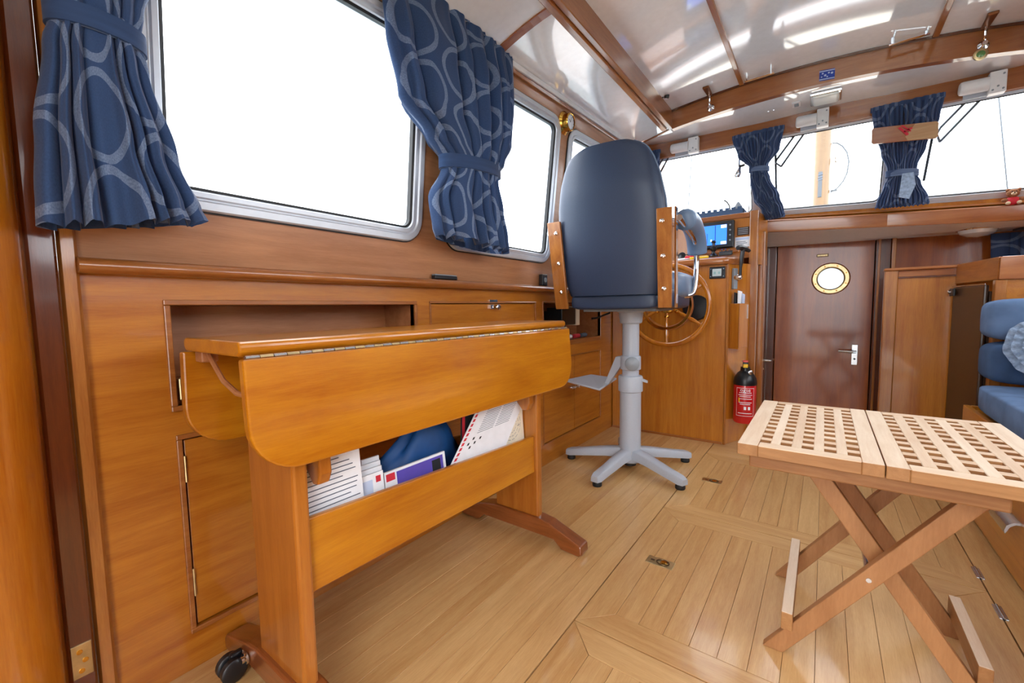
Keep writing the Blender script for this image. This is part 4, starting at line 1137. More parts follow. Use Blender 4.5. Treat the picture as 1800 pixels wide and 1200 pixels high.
# fire extinguisher
ec = SP(0.085, 0, 0.066)
E_ = thing('fire_extinguisher', 'red fire extinguisher with black head hanging beside the console', 'fire extinguisher', (ec[0], ec[1], 0.135))
def ez(p): return (ec[0]+p[0], ec[1]+p[1], p[2])
MB().lathe([(0.036, 0.135), (0.054, 0.14), (0.059, 0.15), (0.059, 0.365), (0.054, 0.378)], (ec[0], ec[1], 0), n=32).build('cylinder', M['red'], E_, smooth=True)
hd_ = MB().lathe([(0.060, 0.36), (0.061, 0.372), (0.057, 0.40), (0.040, 0.428), (0.026, 0.44), (0.024, 0.462)], (ec[0], ec[1], 0), n=32).build('head', M['black'], E_, smooth=True)
vd = Vector((-ec[0], -ec[1], 0)).normalized(); rd = Vector((-vd.y, vd.x, 0))
def EP(r_, f_, z): p = Vector((ec[0], ec[1], z))+rd*r_+vd*f_; return tuple(p)
MB().quadprism([EP(-0.014, 0.0, 0.455), EP(0.014, 0.0, 0.455), EP(0.014, 0.045, 0.46), EP(-0.014, 0.045, 0.46)], (0, 0, 0.035)).build('trigger_block', M['black'], hd_, bevel=0.004)
MB().quadprism([EP(-0.013, 0.012, 0.47), EP(0.013, 0.012, 0.47), EP(0.012, 0.05, 0.462), EP(-0.012, 0.05, 0.462)], (0, 0, 0.020)).build('safety_tab', M['yellow'], hd_, bevel=0.003)
MB().quadprism([EP(-0.02, -0.01, 0.488), EP(0.016, -0.01, 0.488), EP(0.014, 0.045, 0.492), EP(-0.014, 0.045, 0.492)], (0, 0, 0.012)).build('push_button', M['red'], hd_, bevel=0.004)
MB().lathe([(0.013, 0.0), (0.013, 0.012), (0.01, 0.014)], EP(0.022, 0.03, 0.435), tuple(vd+rd*0.4), 16).build('pressure_gauge', M['alu'], hd_, smooth=True)
# printed label wraps the front of the cylinder
def cyl(a, z, r_=0.0594): 
    d_ = vd*math.cos(a)+rd*math.sin(a); return (ec[0]+d_.x*r_, ec[1]+d_.y*r_, z)
def wrap(name, a0, a1, z0, z1, mat, parent, r_=0.0596, n=8):
    m_ = MB(); m_.loft([[cyl(a0+(a1-a0)*i/n, z0, r_) for i in range(n+1)], [cyl(a0+(a1-a0)*i/n, z1, r_) for i in range(n+1)]], closed=False)
    return m_.build(name, M[mat], parent, smooth=True, recalc=False)
lbm = MB()
for (a0, a1, z0, z1) in ((-0.75, 0.85, 0.345, 0.347), (-0.75, 0.85, 0.185, 0.187)):
    lbm.loft([[cyl(a0+(a1-a0)*i/10, z0, 0.0596) for i in range(11)], [cyl(a0+(a1-a0)*i/10, z1, 0.0596) for i in range(11)]], closed=False)
for a in (-0.75, 0.82):
    lbm.loft([[cyl(a, 0.185, 0.0596), cyl(a+0.03, 0.185, 0.0596)], [cyl(a, 0.347, 0.0596), cyl(a+0.03, 0.347, 0.0596)]], closed=False)
lab = lbm.build('label_border', M['paper'], E_, recalc=False)
for i, (z, w_) in enumerate(((0.318, 0.55), (0.306, 0.62), (0.296, 0.5), (0.283, 0.6), (0.262, 0.58), (0.252, 0.45), (0.20, 0.62))):
    wrap('label_line', 0.05-w_, 0.05+w_, z, z+0.0035, 'paper', lab)
def wrap_text(body, size, z, mat):
    o = text_obj('label_lettering', body, size, Matrix.Identity(4), M[mat], None, align='CENTER')
    me = o.data
    for v_ in me.vertices:
        p = cyl(0.05+v_.co.x/0.0598, z+v_.co.y, 0.0598); v_.co = Vector(p)-Vector((ec[0], ec[1], 0.135))
    o.parent = lab; OFF[o] = OFF[E_]
wrap_text('ogse', 0.030, 0.326, 'paper')
for a in (-0.05, 0.3): wrap('label_icon', a, a+0.2, 0.222, 0.24, 'paper', lab)
wrap('hazard_mark', -0.55, -0.42, 0.265, 0.29, 'yellow', lab)

# steering wheel
WC = Vector((-0.748, 2.56, 0.822))
sw = thing('steering_wheel', 'varnished wooden steering wheel with brass hub on the helm console', 'steering wheel', tuple(WC))
R_ = 0.232
MB().tube([WC+Vector((R_*math.cos(a), 0, R_*math.sin(a))) for a in [2*PI*i/56 for i in range(56)]], 0.0145, 12, closed=True).build('rim', M['pillar'], sw, smooth=True)
MB().tube([WC+Vector((0.135*math.cos(a), 0.004, 0.135*math.sin(a))) for a in [2*PI*i/44 for i in range(44)]], 0.0145, 10, closed=True).build('inner_ring', M['trim_x'], sw, smooth=True)
for s_ in (-0.0145,):
    rv = MB(); 
    rv.lathe([(0.128, -0.011), (0.142, -0.011)], tuple(WC), (0, 1, 0), 44, cap=False)
    rv.build('brass_inlay', M['brass'], sw, smooth=True)
MB().lathe([(0.0, -0.03), (0.02, -0.028), (0.045, -0.018), (0.05, 0.0), (0.05, 0.02), (0.022, 0.03), (0.022, 0.145)], tuple(WC), (0, 1, 0), 28, cap=False).build('hub', M['brass'], sw, smooth=True)
for i in range(6):
    a = -PI/2+i*PI/3; dv = Vector((math.cos(a), 0, math.sin(a)))
    pf = [(0.045, 0.009), (0.07, 0.012), (0.085, 0.008), (0.105, 0.011), (0.125, 0.010), (0.15, 0.010), (0.165, 0.013), (0.19, 0.009), (0.225, 0.0075)]
    sp_ = MB().tube([WC+dv*r0 for r0, _ in pf], [q for _, q in pf], 10).build('spoke', M['pillar'], sw, smooth=True)
    MB().tube([WC+dv*0.06, WC+dv*0.066, WC+dv*0.072], [0.0125, 0.014, 0.0125], 12).build('spoke_collar', M['brass'], sp_, smooth=True)

# chart plotter
PL = thing('chart_plotter', 'black chart plotter with a blue screen on the helm console', 'chart plotter', (-0.56, 2.90, 1.17))
box('casing', -0.668, -0.452, 2.878, 2.914, 1.166, 1.33, M['black'], PL, bevel=0.008)
box('bezel', -0.664, -0.456, 2.872, 2.879, 1.17, 1.326, M['black'], PL, bevel=0.003)
sc_ = box('screen', -0.652, -0.49, 2.8705, 2.8725, 1.188, 1.306, M['screen'], PL)
for nm, a, b, c, d_, mt in (('status_panel', -0.522, -0.492, 1.286, 1.304, 'screen_land'), ('status_panel', -0.522, -0.492, 1.19, 1.206, 'screen_land'), ('land_area', -0.65, -0.632, 1.28, 1.30, 'screen_land'), ('route_line', -0.556, -0.551, 1.19, 1.304, 'screen_dark'), ('chart_mark', -0.62, -0.607, 1.225, 1.232, 'screen_land'), ('chart_mark', -0.58, -0.572, 1.21, 1.222, 'screen_land'), ('depth_line', -0.60, -0.597, 1.2, 1.26, 'screen_dark')):
    box(nm, a, b, 2.8698, 2.8706, c, d_, M[mt], sc_)
for zz in (1.21, 1.24, 1.27, 1.30): MB().lathe([(0.005, 0), (0.005, 0.003)], (-0.472, 2.872, zz), (0, -1, 0), 10).build('key', M['grey_dark'], PL, smooth=True)
# clutter on the dashboard
def dz(y): return 1.094+(y-2.70)/0.215*0.041
jb = thing('joystick_mount', 'black ball mount standing on the dashboard below the chart plotter', 'mount', (-0.548, 2.80, dz(2.80)))
MB().lathe([(0.026, 0.0), (0.024, 0.008), (0.012, 0.016), (0.009, 0.03), (0.015, 0.036), (0.019, 0.048), (0.015, 0.058), (0.008, 0.062), (0.008, 0.078), (0.014, 0.084), (0.010, 0.094)], (-0.548, 2.80, dz(2.80)-0.002), n=18).build('stem', M['black'], jb, smooth=True)
MB().tube([(-0.555, 2.80, dz(2.8)+0.05), (-0.53, 2.79, dz(2.8)+0.055)], 0.006, 8).build('clamp_knob', M['black'], jb, smooth=True)
for i, (xx, yy, rz, mt, nm, lb_, sx, sy, sz) in enumerate(((-0.615, 2.735, 0.3, 'yellow', 'note_pad', 'yellow note pad lying on the dashboard edge', 0.05, 0.035, 0.010), (-0.665, 2.76, -0.2, 'print_red', 'red_case', 'small red case lying on the dashboard', 0.03, 0.02, 0.016),
        (-0.70, 2.75, 0.5, 'paper', 'note_slip', 'white slip of paper on the dashboard behind the armrest', 0.05, 0.04, 0.004), (-0.485, 2.83, 0.1, 'black', 'switch_box', 'black switch box on the dashboard right of the ball mount', 0.035, 0.03, 0.02))):
    c_, s_ = math.cos(rz), math.sin(rz)
    q = [(xx+c_*a-s_*b, yy+s_*a+c_*b, dz(yy+s_*a+c_*b)+0.0006) for a, b in ((-sx, -sy), (sx, -sy), (sx, sy), (-sx, sy))]
    if nm == 'switch_box':
        t_ = thing(nm, lb_, 'switch', (xx, yy, dz(yy)))
        MB().quadprism(q, (0, 0, sz)).build('case', M[mt], t_, bevel=0.002)
        for k in range(3): MB().tube([(xx-0.02+0.02*k, yy-0.005, dz(yy)+sz), (xx-0.02+0.02*k, yy-0.012, dz(yy)+sz+0.012)], 0.003, 8).build('toggle', M['chrome'], t_, smooth=True)
    else:
        tag(MB().quadprism(q, (0, 0, sz)).build(nm, M[mt], None, bevel=0.002), lb_, ('pad', 'case', 'paper', 'switch')[i])
sgl = thing('sunglasses', 'dark sunglasses lying on the dashboard beside the red case', 'sunglasses', (-0.70, 2.81, dz(2.81)))
for dx in (-0.03, 0.03):
    MB().lathe([(0.0, 0.0), (0.02, 0.001), (0.023, 0.003), (0.02, 0.005), (0.0, 0.006)], (-0.70+dx, 2.80, dz(2.80)+0.018), (0, -1, 0.4), 16, cap=False).build('lens', M['black'], sgl, smooth=True)
    MB().tube([(-0.70+dx*1.75, 2.80, dz(2.80)+0.025), (-0.70+dx*1.8, 2.86, dz(2.86)+0.02), (-0.70+dx*1.7, 2.885, dz(2.885)+0.006)], 0.0025, 6).build('temple', M['black'], sgl, smooth=True)
MB().tube([(-0.708, 2.80, dz(2.8)+0.022), (-0.692, 2.80, dz(2.8)+0.022)], 0.003, 6).build('bridge', M['black'], sgl)
# blue crate on the console top with a curl of black cable
cr_ = thing('plastic_crate', 'low blue plastic crate standing on top of the helm console', 'crate', (-0.55, 3.0, 1.368))
m = MB()
x0, x1, y0, y1, z0, z1 = -0.69, -0.415, 2.965, 3.08, 1.3685, 1.42
box('crate_floor', x0, x1, y0, y1, z0, z0+0.004, M['teal'], cr_)
for nm, q in (('crate_wall', (x0, x1, y0, y0+0.004)), ('crate_wall', (x0, x1, y1-0.004, y1)), ('crate_wall', (x0, x0+0.004, y0, y1)), ('crate_wall', (x1-0.004, x1, y0, y1))):
    box(nm, q[0], q[1], q[2], q[3], z0+0.004, z1-0.014, M['teal'], cr_)
for i in range(8):
    a = x0+i*(x1-x0)/8
    box('crate_tooth', a, a+0.022, y0, y0+0.004, z1-0.014, z1, M['teal'], cr_)
    box('crate_tooth', a, a+0.022, y1-0.004, y1, z1-0.014, z1, M['teal'], cr_)
box('crate_rim', x0, x1, y0-0.003, y0, z1-0.018, z1-0.013, M['teal'], cr_)
cb = MB().tube([(-0.50, 3.02, 1.373), (-0.50, 3.02, 1.42), (-0.505, 3.02, 1.445), (-0.52, 3.02, 1.47), (-0.535, 3.02, 1.482)], 0.004, 8).build('cable_end', M['black'], None, smooth=True)
tag(cb, 'black cable end sticking up out of the blue crate', 'cable')
hy = thing('grey_cap', 'grey pointed cap standing in the blue crate', 'cap', (-0.455, 3.02, 1.373))
MB().lathe([(0.03, 0.0), (0.03, 0.04), (0.022, 0.06), (0.006, 0.085)], (-0.455, 3.02, 1.3735), n=16).build('shell', M['grey_dark'], hy, smooth=True)
MB().lathe([(0.033, 0.0), (0.033, 0.006)], (-0.455, 3.02, 1.374), n=16).build('brim', M['grey_dark'], hy)

# ================================================================== THINGS ON THE PORT WALL
ck_ = Vector(UP(1.895, 0.80, 0.0)); cn = Vector((math.cos(TH), 0, -math.sin(TH)))
cl = thing('brass_clock', 'round brass ship clock between the side windows', 'clock', tuple(ck_))
MB().lathe([(0.052, 0.0), (0.054, 0.004), (0.046, 0.010), (0.041, 0.014), (0.041, 0.038), (0.037, 0.042), (0.034, 0.041)], tuple(ck_), tuple(cn), 36, cap=False).build('case', M['brass'], cl, smooth=True)
fc = MB().lathe([(0.0, 0.036), (0.036, 0.036)], tuple(ck_), tuple(cn), 32, cap=False).build('dial', M['paper'], cl)
cu_ = Vector((math.sin(TH), 0, math.cos(TH)))
MB().bar(ck_+cn*0.0375, ck_+cn*0.0375+Vector((0, -0.014, 0))+cu_*0.010, 0.0022, 0.0008, tuple(cn)).build('hour_hand', M['ink_black'], fc)
MB().bar(ck_+cn*0.038, ck_+cn*0.038+Vector((0, 0.006, 0))+cu_*0.026, 0.0016, 0.0008, tuple(cn)).build('minute_hand', M['ink_black'], fc)
mk = MB()
for i in range(12):
    a = i*PI/6; dd = Vector((0, math.sin(a), 0))+cu_*math.cos(a)
    MB().bar(ck_+cn*0.0366+dd*0.029, ck_+cn*0.0366+dd*0.034, 0.002, 0.0006, tuple(cn)).build('hour_mark', M['ink_black'], fc)
# phone on the rail
ph = thing('small_black_case', 'flat black case lying on the rail below the side windows', 'case', (XW+0.012, 1.125, 0.929))
box('case_body', XW+0.0045, XW+0.0255, 1.07, 1.185, 0.9295, 0.943, M['black'], ph, bevel=0.003)
box('case_lid', XW+0.006, XW+0.024, 1.072, 1.183, 0.943, 0.947, M['grey_dark'], ph, bevel=0.001)
hx = thing('socket_box', 'small dark socket box on the wall behind the helm chair bracket', 'socket', (XW+0.02, 1.80, 0.93))
MB().box(XW+0.006, XW+0.03, 1.785, 1.83, 0.9295, 0.985).build('socket_body', M['black'], hx, bevel=0.004)
MB().lathe([(0.012, 0), (0.012, 0.003)], (XW+0.03, 1.807, 0.957), (1, 0, 0), 14).build('socket_face', M['grey_dark'], hx)
# nook contents
rd_ = thing('radio_unit', 'black radio with a pale side standing in the wall nook below the chair', 'radio', (XW-0.05, 2.15, 0.637))
box('radio_body', XW-0.12, XW-0.02, 2.06, 2.22, 0.72, 0.82, M['black'], rd_, bevel=0.004)
box('radio_panel', XW-0.10, XW-0.015, 2.221, 2.262, 0.715, 0.825, M['cream'], rd_, bevel=0.003)
box('radio_bracket', XW-0.14, XW-0.11, 2.06, 2.26, 0.6175, 0.80, M['black'], rd_)
for i, (yy, mt, lb_) in enumerate(((2.15, 'paper', 'white tube lying in the wall nook'), (2.25, 'print_red', 'red tube lying in the wall nook'), (2.34, 'ink', 'grey tube lying in the wall nook'))):
    t_ = thing('glue_tube', lb_, 'tube', (XW-0.03, yy, 0.6375), group='tubes in the wall nook')
    MB().tube([(XW-0.03, yy-0.035, 0.651), (XW-0.03, yy+0.025, 0.651)], 0.0125, 12).build('tube_body', M[mt], t_, smooth=True)
    MB().tube([(XW-0.03, yy+0.025, 0.651), (XW-0.03, yy+0.042, 0.651)], 0.007, 10).build('tube_cap', M['black'], t_, smooth=True)
# ================================================================== CURTAINS
def interp(levels, s):
    """levels: rows (key, a, b, c, ...) sorted by key descending or ascending; smooth interpolation"""
    for r0, r1 in zip(levels, levels[1:]):
        k0, k1 = r0[0], r1[0]
        if (k0-s)*(k1-s) <= 0:
            t_ = (s-k0)/(k1-k0) if k1 != k0 else 0
            t_ = t_*t_*(3-2*t_)
            return [a+(b-a)*t_ for a, b in zip(r0[1:], r1[1:])]
    return list(levels[-1][1:])
def curtain(name, label, levels, place, tie, nf, mat, seed=0, wid=0.6, hem=None, group=None, header=True, button=True, nz=48, nu=260):
    """levels rows: (z, centre, halfwidth, halfdepth, foldamp, depthpos); place(a, d, z) -> world; closed cloth bundle"""
    rnd = random.Random(seed)
    ph = [rnd.uniform(0, 2*PI) for _ in range(6)]
    zt_, zb = levels[0][0], levels[-1][0]
    zm = [l for l in levels]
    base = place(levels[-1][1], levels[-1][5], zb)
    t_ = thing(name, label, 'curtain', base, group=group)
    V = []; U = []; F = []
    for i in range(nz+1):
        z = zt_+(zb-zt_)*i/nz
        c, hw, hd, am, dp = interp(levels, z)
        for k in range(nu):
            th = 2*PI*k/nu
            front = 0.5-0.5*math.cos(th)      # runs 0..1..0
            a = th/(2*PI)
            tri = 1-4*a if a < 0.5 else 4*a-3          # even spacing across the cloth
            cx = tri; sy = math.copysign(math.sqrt(max(0.0, 1-abs(tri)**3.0)), math.sin(th))
            # folds: sharp ridges, shared top to bottom with slow drift
            aw = a+0.35/nf*math.sin(2*PI*3*a+ph[4])+0.22/nf*math.sin(2*PI*5*a+ph[5])
            w_ = nf*PI*aw
            drift = 0.35*math.sin(5*(z-zb)+ph[1])*math.sin(2*PI*a)
            fo = 2*abs(math.sin(w_+ph[0]+drift))**0.65-1.15 + 0.16*math.sin(4.6*w_+ph[3]+9*(z-zb))
            r_ = 1.0+0.0*fo
            # position, displaced along the outline normal
            px = c+hw*cx; py = hd*sy
            nx, ny = tri**3*0.35, sy
            px += nx*am*fo; py += ny*am*fo if abs(ny) > 0.15 else 0
            zz = z
            if hem:
                f_ = max(0.0, 1-(z-zb)/hem[2])
                zz += f_*f_*(hem[0]*(px-c)/max(hw, 1e-3)+hem[1]*fo)
            V.append(place(px, dp+py, zz)); U.append((a*2*wid, z))
    n = nu
    for i in range(nz):
        for k in range(n): F.append((i*n+k, i*n+(k+1) % n, (i+1)*n+(k+1) % n, (i+1)*n+k))
    # seam-safe UV: duplicate handled by period 2*wid being a multiple of the pattern cell
    cloth = mesh_obj('cloth', V, F, M[mat], t_, smooth=True, angle=180, uvs=U)
    if header:
        c, hw, hd, am, dp = levels[0][1:]
        L2 = []
        for j, zz in enumerate((0.0, 0.012, 0.024)):
            L2.append([place(c+(hw+0.004)*math.copysign(abs(math.cos(2*PI*k/80))**0.8, math.cos(2*PI*k/80)), dp+hd*0.7*math.sin(2*PI*k/80)*(1+0.6*math.sin(26*2*PI*k/80)), zt_+zz-0.004) for k in range(80)])
        uv2 = [(0.03*k, 0.02) for q in L2 for k in range(80)]
        m_ = MB().loft(L2); mesh_obj('header_tape', m_.v, m_.f, M[mat], t_, smooth=True, angle=180, uvs=uv2)
    if tie is not None:
        z0, z1, tilt = tie
        L3 = []
        for zz in (z0, z0+0.002, z1-0.002, z1):
            g_ = 0.006 if z0 < zz < z1 else 0.001
            c, hw, hd, am, dp = interp(levels, (z0+z1)/2)
            L3.append([place(c+(hw+g_+0.004)*math.cos(2*PI*k/40), dp+(hd+am*0.9+g_)*math.sin(2*PI*k/40), zz+tilt*math.cos(2*PI*k/40)) for k in range(40)])
        m_ = MB().loft(L3)
        tb = mesh_obj('tieback', m_.v, m_.f, M[mat], t_, smooth=True, angle=60, uvs=[(0.33+0.0004*(i % 40), 0.6+0.01*(i//40)) for i in range(len(m_.v))])
        if button:
            ang = -0.75 if button is True else button
            c, hw, hd, am, dp = interp(levels, (z0+z1)/2)
            p = Vector(place(c+(hw+0.008)*math.cos(-ang), dp+(hd+am+0.008)*math.sin(-ang), (z0+z1)/2+tilt*math.cos(ang)))
            q = Vector(place(c+(hw+0.018)*math.cos(-ang), dp+(hd+am+0.018)*math.sin(-ang), (z0+z1)/2+tilt*math.cos(ang)))
            bt = MB().lathe([(0.007, 0.0), (0.007, 0.003), (0.005, 0.004), (0.004, 0.0025), (0.0, 0.0025)], tuple(p), tuple(q-p), 16, cap=False)
            bt.build('button', M['silver'], tb, smooth=True)
    return t_
PP = lambda a, d, z: (d, a, z)                 # port wall: a along y, d = x
lv1 = [(1.745, 0.30, 0.155, 0.022, 0.010, -1.03), (1.52, 0.232, 0.095, 0.030, 0.010, -1.045), (1.37, 0.210, 0.062, 0.034, 0.006, -1.055), (1.325, 0.208, 0.057, 0.034, 0.005, -1.055),
       (1.27, 0.206, 0.066, 0.038, 0.011, -1.055), (1.12, 0.214, 0.092, 0.044, 0.019, -1.052), (1.02, 0.226, 0.110, 0.044, 0.024, -1.05), (0.985, 0.230, 0.116, 0.044, 0.025, -1.05)]
curtain('ring_curtain', 'blue curtain with pale rings tied back at the left edge by the door post', lv1, PP, (1.302, 1.340, -0.002), 12, 'curtain', 3, 0.60, (0.020, 0.005, 0.10), group='port side curtains', button=0.55)
lv2 = [(1.80, 1.115, 0.315, 0.018, 0.010, -1.03), (1.62, 1.125, 0.300, 0.040, 0.027, -1.03), (1.46, 1.135, 0.268, 0.048, 0.030, -1.03), (1.37, 1.16, 0.190, 0.050, 0.018, -1.03), (1.325, 1.172, 0.142, 0.046, 0.008, -1.03),
       (1.29, 1.17, 0.138, 0.046, 0.010, -1.03), (1.18, 1.155, 0.178, 0.048, 0.024, -1.03), (1.08, 1.175, 0.182, 0.048, 0.029, -1.03), (1.045, 1.185, 0.180, 0.046, 0.030, -1.03)]
curtain('ring_curtain', 'large blue curtain with pale rings tied back between the two big side windows', lv2, PP, (1.296, 1.342, 0.012), 13, 'curtain', 11, 0.96, (-0.012, 0.006, 0.10), group='port side curtains', button=0.5)
PF = lambda a, d, z: (a, d, z)                 # front: a along x, d = y
lv3 = [(1.80, -0.345, 0.128, 0.016, 0.007, 2.895), (1.70, -0.34, 0.105, 0.024, 0.009, 2.91), (1.63, -0.338, 0.048, 0.024, 0.005, 2.94), (1.605, -0.338, 0.042, 0.024, 0.004, 2.945), (1.56, -0.332, 0.050, 0.026, 0.006, 2.96), (1.45, -0.300, 0.066, 0.028, 0.010, 3.0), (1.385, -0.270, 0.056, 0.028, 0.010, 3.03), (1.335, -0.256, 0.050, 0.028, 0.010, 3.035)]
curtain('windscreen_curtain', 'narrow blue curtain tied in the middle, above the corner of the helm console', lv3, PF, (1.598, 1.628, -0.004), 30, 'curtain_small', 5, 1.1, (0.004, 0.005, 0.05), group='windscreen curtains', button=False)
lv4 = [(1.785, 0.292, 0.132, 0.016, 0.008, 2.90), (1.70, 0.292, 0.122, 0.026, 0.010, 2.915), (1.58, 0.292, 0.085, 0.030, 0.010, 2.95), (1.50, 0.294, 0.058, 0.028, 0.006, 2.97), (1.465, 0.296, 0.054, 0.028, 0.005, 2.975), (1.42, 0.298, 0.072, 0.030, 0.008, 2.985), (1.34, 0.302, 0.100, 0.032, 0.012, 3.0), (1.315, 0.302, 0.105, 0.032, 0.012, 3.0)]
curtain('windscreen_curtain', 'blue curtain tied low, hanging behind the wooden plaque', lv4, PF, (1.455, 1.490, -0.006), 28, 'curtain_small', 8, 1.1, (-0.003, 0.006, 0.05), group='windscreen curtains', button=False)
lv6 = [(1.815, -0.945, 0.05, 0.016, 0.006, 2.872), (1.60, -0.945, 0.045, 0.02, 0.006, 2.88), (1.40, -0.945, 0.05, 0.02, 0.008, 2.89)]
curtain('windscreen_curtain', 'blue curtain bundle in the corner just above the helm chair back', lv6, PF, None, 6, 'curtain_small', 9, 0.33, None, group='windscreen curtains', button=False)
lv7 = [(1.19, 0.86, 0.125, 0.012, 0.006, 3.52), (1.10, 0.86, 0.12, 0.015, 0.008, 3.52), (0.95, 0.86, 0.11, 0.015, 0.008, 3.52)]
curtain('cabin_curtain', 'dark blue curtain down in the forward cabin above the wooden counter', lv7, PF, None, 8, 'curtain_small', 10, 0.44, None, header=False, button=False, nz=16)
# folded belt end hanging from the tieback of the plaque curtain
be = MB().quadprism([(0.292, 2.928, 1.462), (0.335, 2.926, 1.462), (0.345, 2.93, 1.40), (0.325, 2.94, 1.335), (0.285, 2.94, 1.35)], (0, -0.004, 0)).build('belt_end', M['denim'], None, bevel=0.001)
tag(be, 'pale faded belt end hanging from the plaque curtain tieback', 'belt')

# ================================================================== STARBOARD: GALLEY END, FRIDGE, SETTEE
gc = thing('galley_cabinet', 'varnished galley cabinet with a raised counter edge beside the dark fridge', 'cabinet', (0.7, 2.9, -0.3))
box('stile', 0.252, 0.306, 2.99, 3.03, -0.35, 0.985, M['trim_z'], gc, bevel=0.004)
box('end_panel', 0.306, 0.522, 3.0, 3.025, -0.35, 0.95, M['panel_x'], gc, bevel=0.002)
box('panel_rail', 0.306, 0.522, 2.992, 3.025, 0.95, 0.978, M['trim_x'], gc, bevel=0.003)
box('panel_bead', 0.306, 0.525, 2.988, 2.998, 0.944, 0.951, M['dark_z'], gc)
box('cap_rail', 0.248, 0.522, 2.978, 3.04, 0.984, 0.998, M['trim_x'], gc, bevel=0.005)
fq = [(0.5165, 3.0), (0.571, 2.60), (1.05, 2.60), (1.05, 2.622), (0.59, 2.622), (0.538, 3.0)]
MB().prism([(0.5165, 3.0), (0.571, 2.60), (0.593, 2.62), (0.54, 3.0)], 'z', 0.905, 1.0).build('counter_edge', M['trim'], gc, bevel=0.004)
MB().prism([(0.5725, 2.599), (1.05, 2.599), (1.05, 2.62), (0.594, 2.62)], 'z', 0.905, 1.0).build('counter_edge', M['trim_x'], gc, bevel=0.004)
MB().prism([(0.54, 3.04), (0.594, 2.62), (1.05, 2.62), (1.05, 3.55), (0.54, 3.55)], 'z', 0.945, 0.965).build('counter_top', M['panel_x'], gc)
box('corner_stile', 0.566, 0.60, 2.603, 2.64, 0.0, 0.905, M['trim_z'], gc, bevel=0.003)
box('settee_end_panel', 0.60, 1.05, 2.612, 2.63, 0.0, 0.905, M['panel'], gc)
fg = thing('fridge', 'dark brown fridge built in under the galley counter', 'fridge', (0.6, 2.83, 0.0))
MB().prism([(0.528, 2.985), (0.563, 2.655), (1.0, 2.66), (1.0, 2.98)], 'z', -0.015, 0.86).build('fridge_body', M['fridge'], fg)
MB().prism([(0.508, 2.98), (0.545, 2.648), (0.561, 2.651), (0.526, 2.982)], 'z', -0.01, 0.888).build('fridge_door', M['fridge'], fg, bevel=0.006)
lk = MB().quadprism([(0.503, 2.965, 0.845), (0.5075, 2.915, 0.845), (0.5075, 2.915, 0.882), (0.503, 2.965, 0.882)], (-0.010, 0, 0)).build('fridge_latch', M['black'], fg, bevel=0.003)
MB().lathe([(0.010, 0), (0.010, 0.008), (0.006, 0.01)], (0.496, 2.972, 0.866), (-1, -0.1, 0), 14).build('latch_lock', M['chrome'], lk, smooth=True)
MB().prism([(0.506, 2.985), (0.545, 2.645), (0.547, 2.645), (0.508, 2.985)], 'z', 0.889, 0.894).build('trim_line', M['alu'], fg)

st = thing('settee', 'wooden settee base with a drawer under the blue cushions', 'settee', (0.75, 1.7, 0))
box('base_front', 0.472, 0.492, 0.6, 2.47, 0.012, 0.398, M['table'], st, bevel=0.003)
box('base_end', 0.492, 1.05, 2.45, 2.47, 0.012, 0.398, M['table'], st, bevel=0.003)
box('base_top', 0.492, 1.05, 0.6, 2.45, 0.37, 0.385, M['panel'], st)
box('plinth', 0.482, 1.05, 0.6, 2.46, 0.0, 0.012, M['dark_z'], st)
dw = box('drawer', 0.460, 0.4715, 1.35, 2.30, 0.09, 0.355, M['table'], st, bevel=0.003)
hp_ = [(0.4595, 0.205), (0.445, 0.203), (0.432, 0.192), (0.428, 0.176), (0.430, 0.168), (0.434, 0.176), (0.438, 0.188), (0.448, 0.197), (0.4595, 0.198)]
MB().prism(hp_, 'y', 1.735, 1.87).build('cup_handle', M['alu'], dw, smooth=True)
cushion('c', (0, 0, 0), (1, 1, 1), M['settee']) if False else None
sc1 = cushion('seat_cushion', (0.766, 1.52, 0.4465), (0.28, 0.94, 0.0475), M['settee'], None, r=0.16, n=18)
tag(sc1, 'long blue velour seat cushion on the settee base', 'cushion')
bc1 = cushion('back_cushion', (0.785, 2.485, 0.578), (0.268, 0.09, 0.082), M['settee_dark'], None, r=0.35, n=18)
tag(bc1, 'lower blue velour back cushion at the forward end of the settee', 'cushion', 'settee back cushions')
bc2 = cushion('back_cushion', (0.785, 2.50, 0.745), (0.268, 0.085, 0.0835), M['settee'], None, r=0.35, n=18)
tag(bc2, 'upper blue velour back cushion at the forward end of the settee', 'cushion', 'settee back cushions')
# round denim pillow with a frayed ruffle
pl = thing('round_pillow', 'round faded denim pillow with frayed ruffles at the right edge', 'pillow', (0.655, 2.30, 0.515))
pcen = Vector((0.655, 2.315, 0.655)); pn = Vector((-0.25, -1, 0.25)).normalized()
MB().lathe([(0.0, 0.045), (0.02, 0.046), (0.05, 0.040), (0.075, 0.024), (0.085, 0.0), (0.07, -0.02), (0.0, -0.028)], tuple(pcen), tuple(pn), 28, cap=False).build('pillow_body', M['denim'], pl, smooth=True)
pu = pn.cross(Vector((0, 0, 1))).normalized(); pw = pn.cross(pu)
for lay, (ra, rb, hh) in enumerate(((0.078, 0.118, 0.0), (0.062, 0.098, 0.026), (0.04, 0.072, 0.040))):
    L4 = []
    for j in range(4):
        rr_ = ra+(rb-ra)*j/3
        L4.append([tuple(pcen+pn*(hh+0.008*(j/3)*math.sin(22*2*PI*k/132+lay)+0.004*j/3)+(pu*math.cos(2*PI*k/132)+pw*math.sin(2*PI*k/132))*(rr_*(1+0.02*math.sin(9*2*PI*k/132)))) for k in range(132)])
    MB().loft(L4).build('ruffle', M['denim'], pl, smooth=True, angle=180)

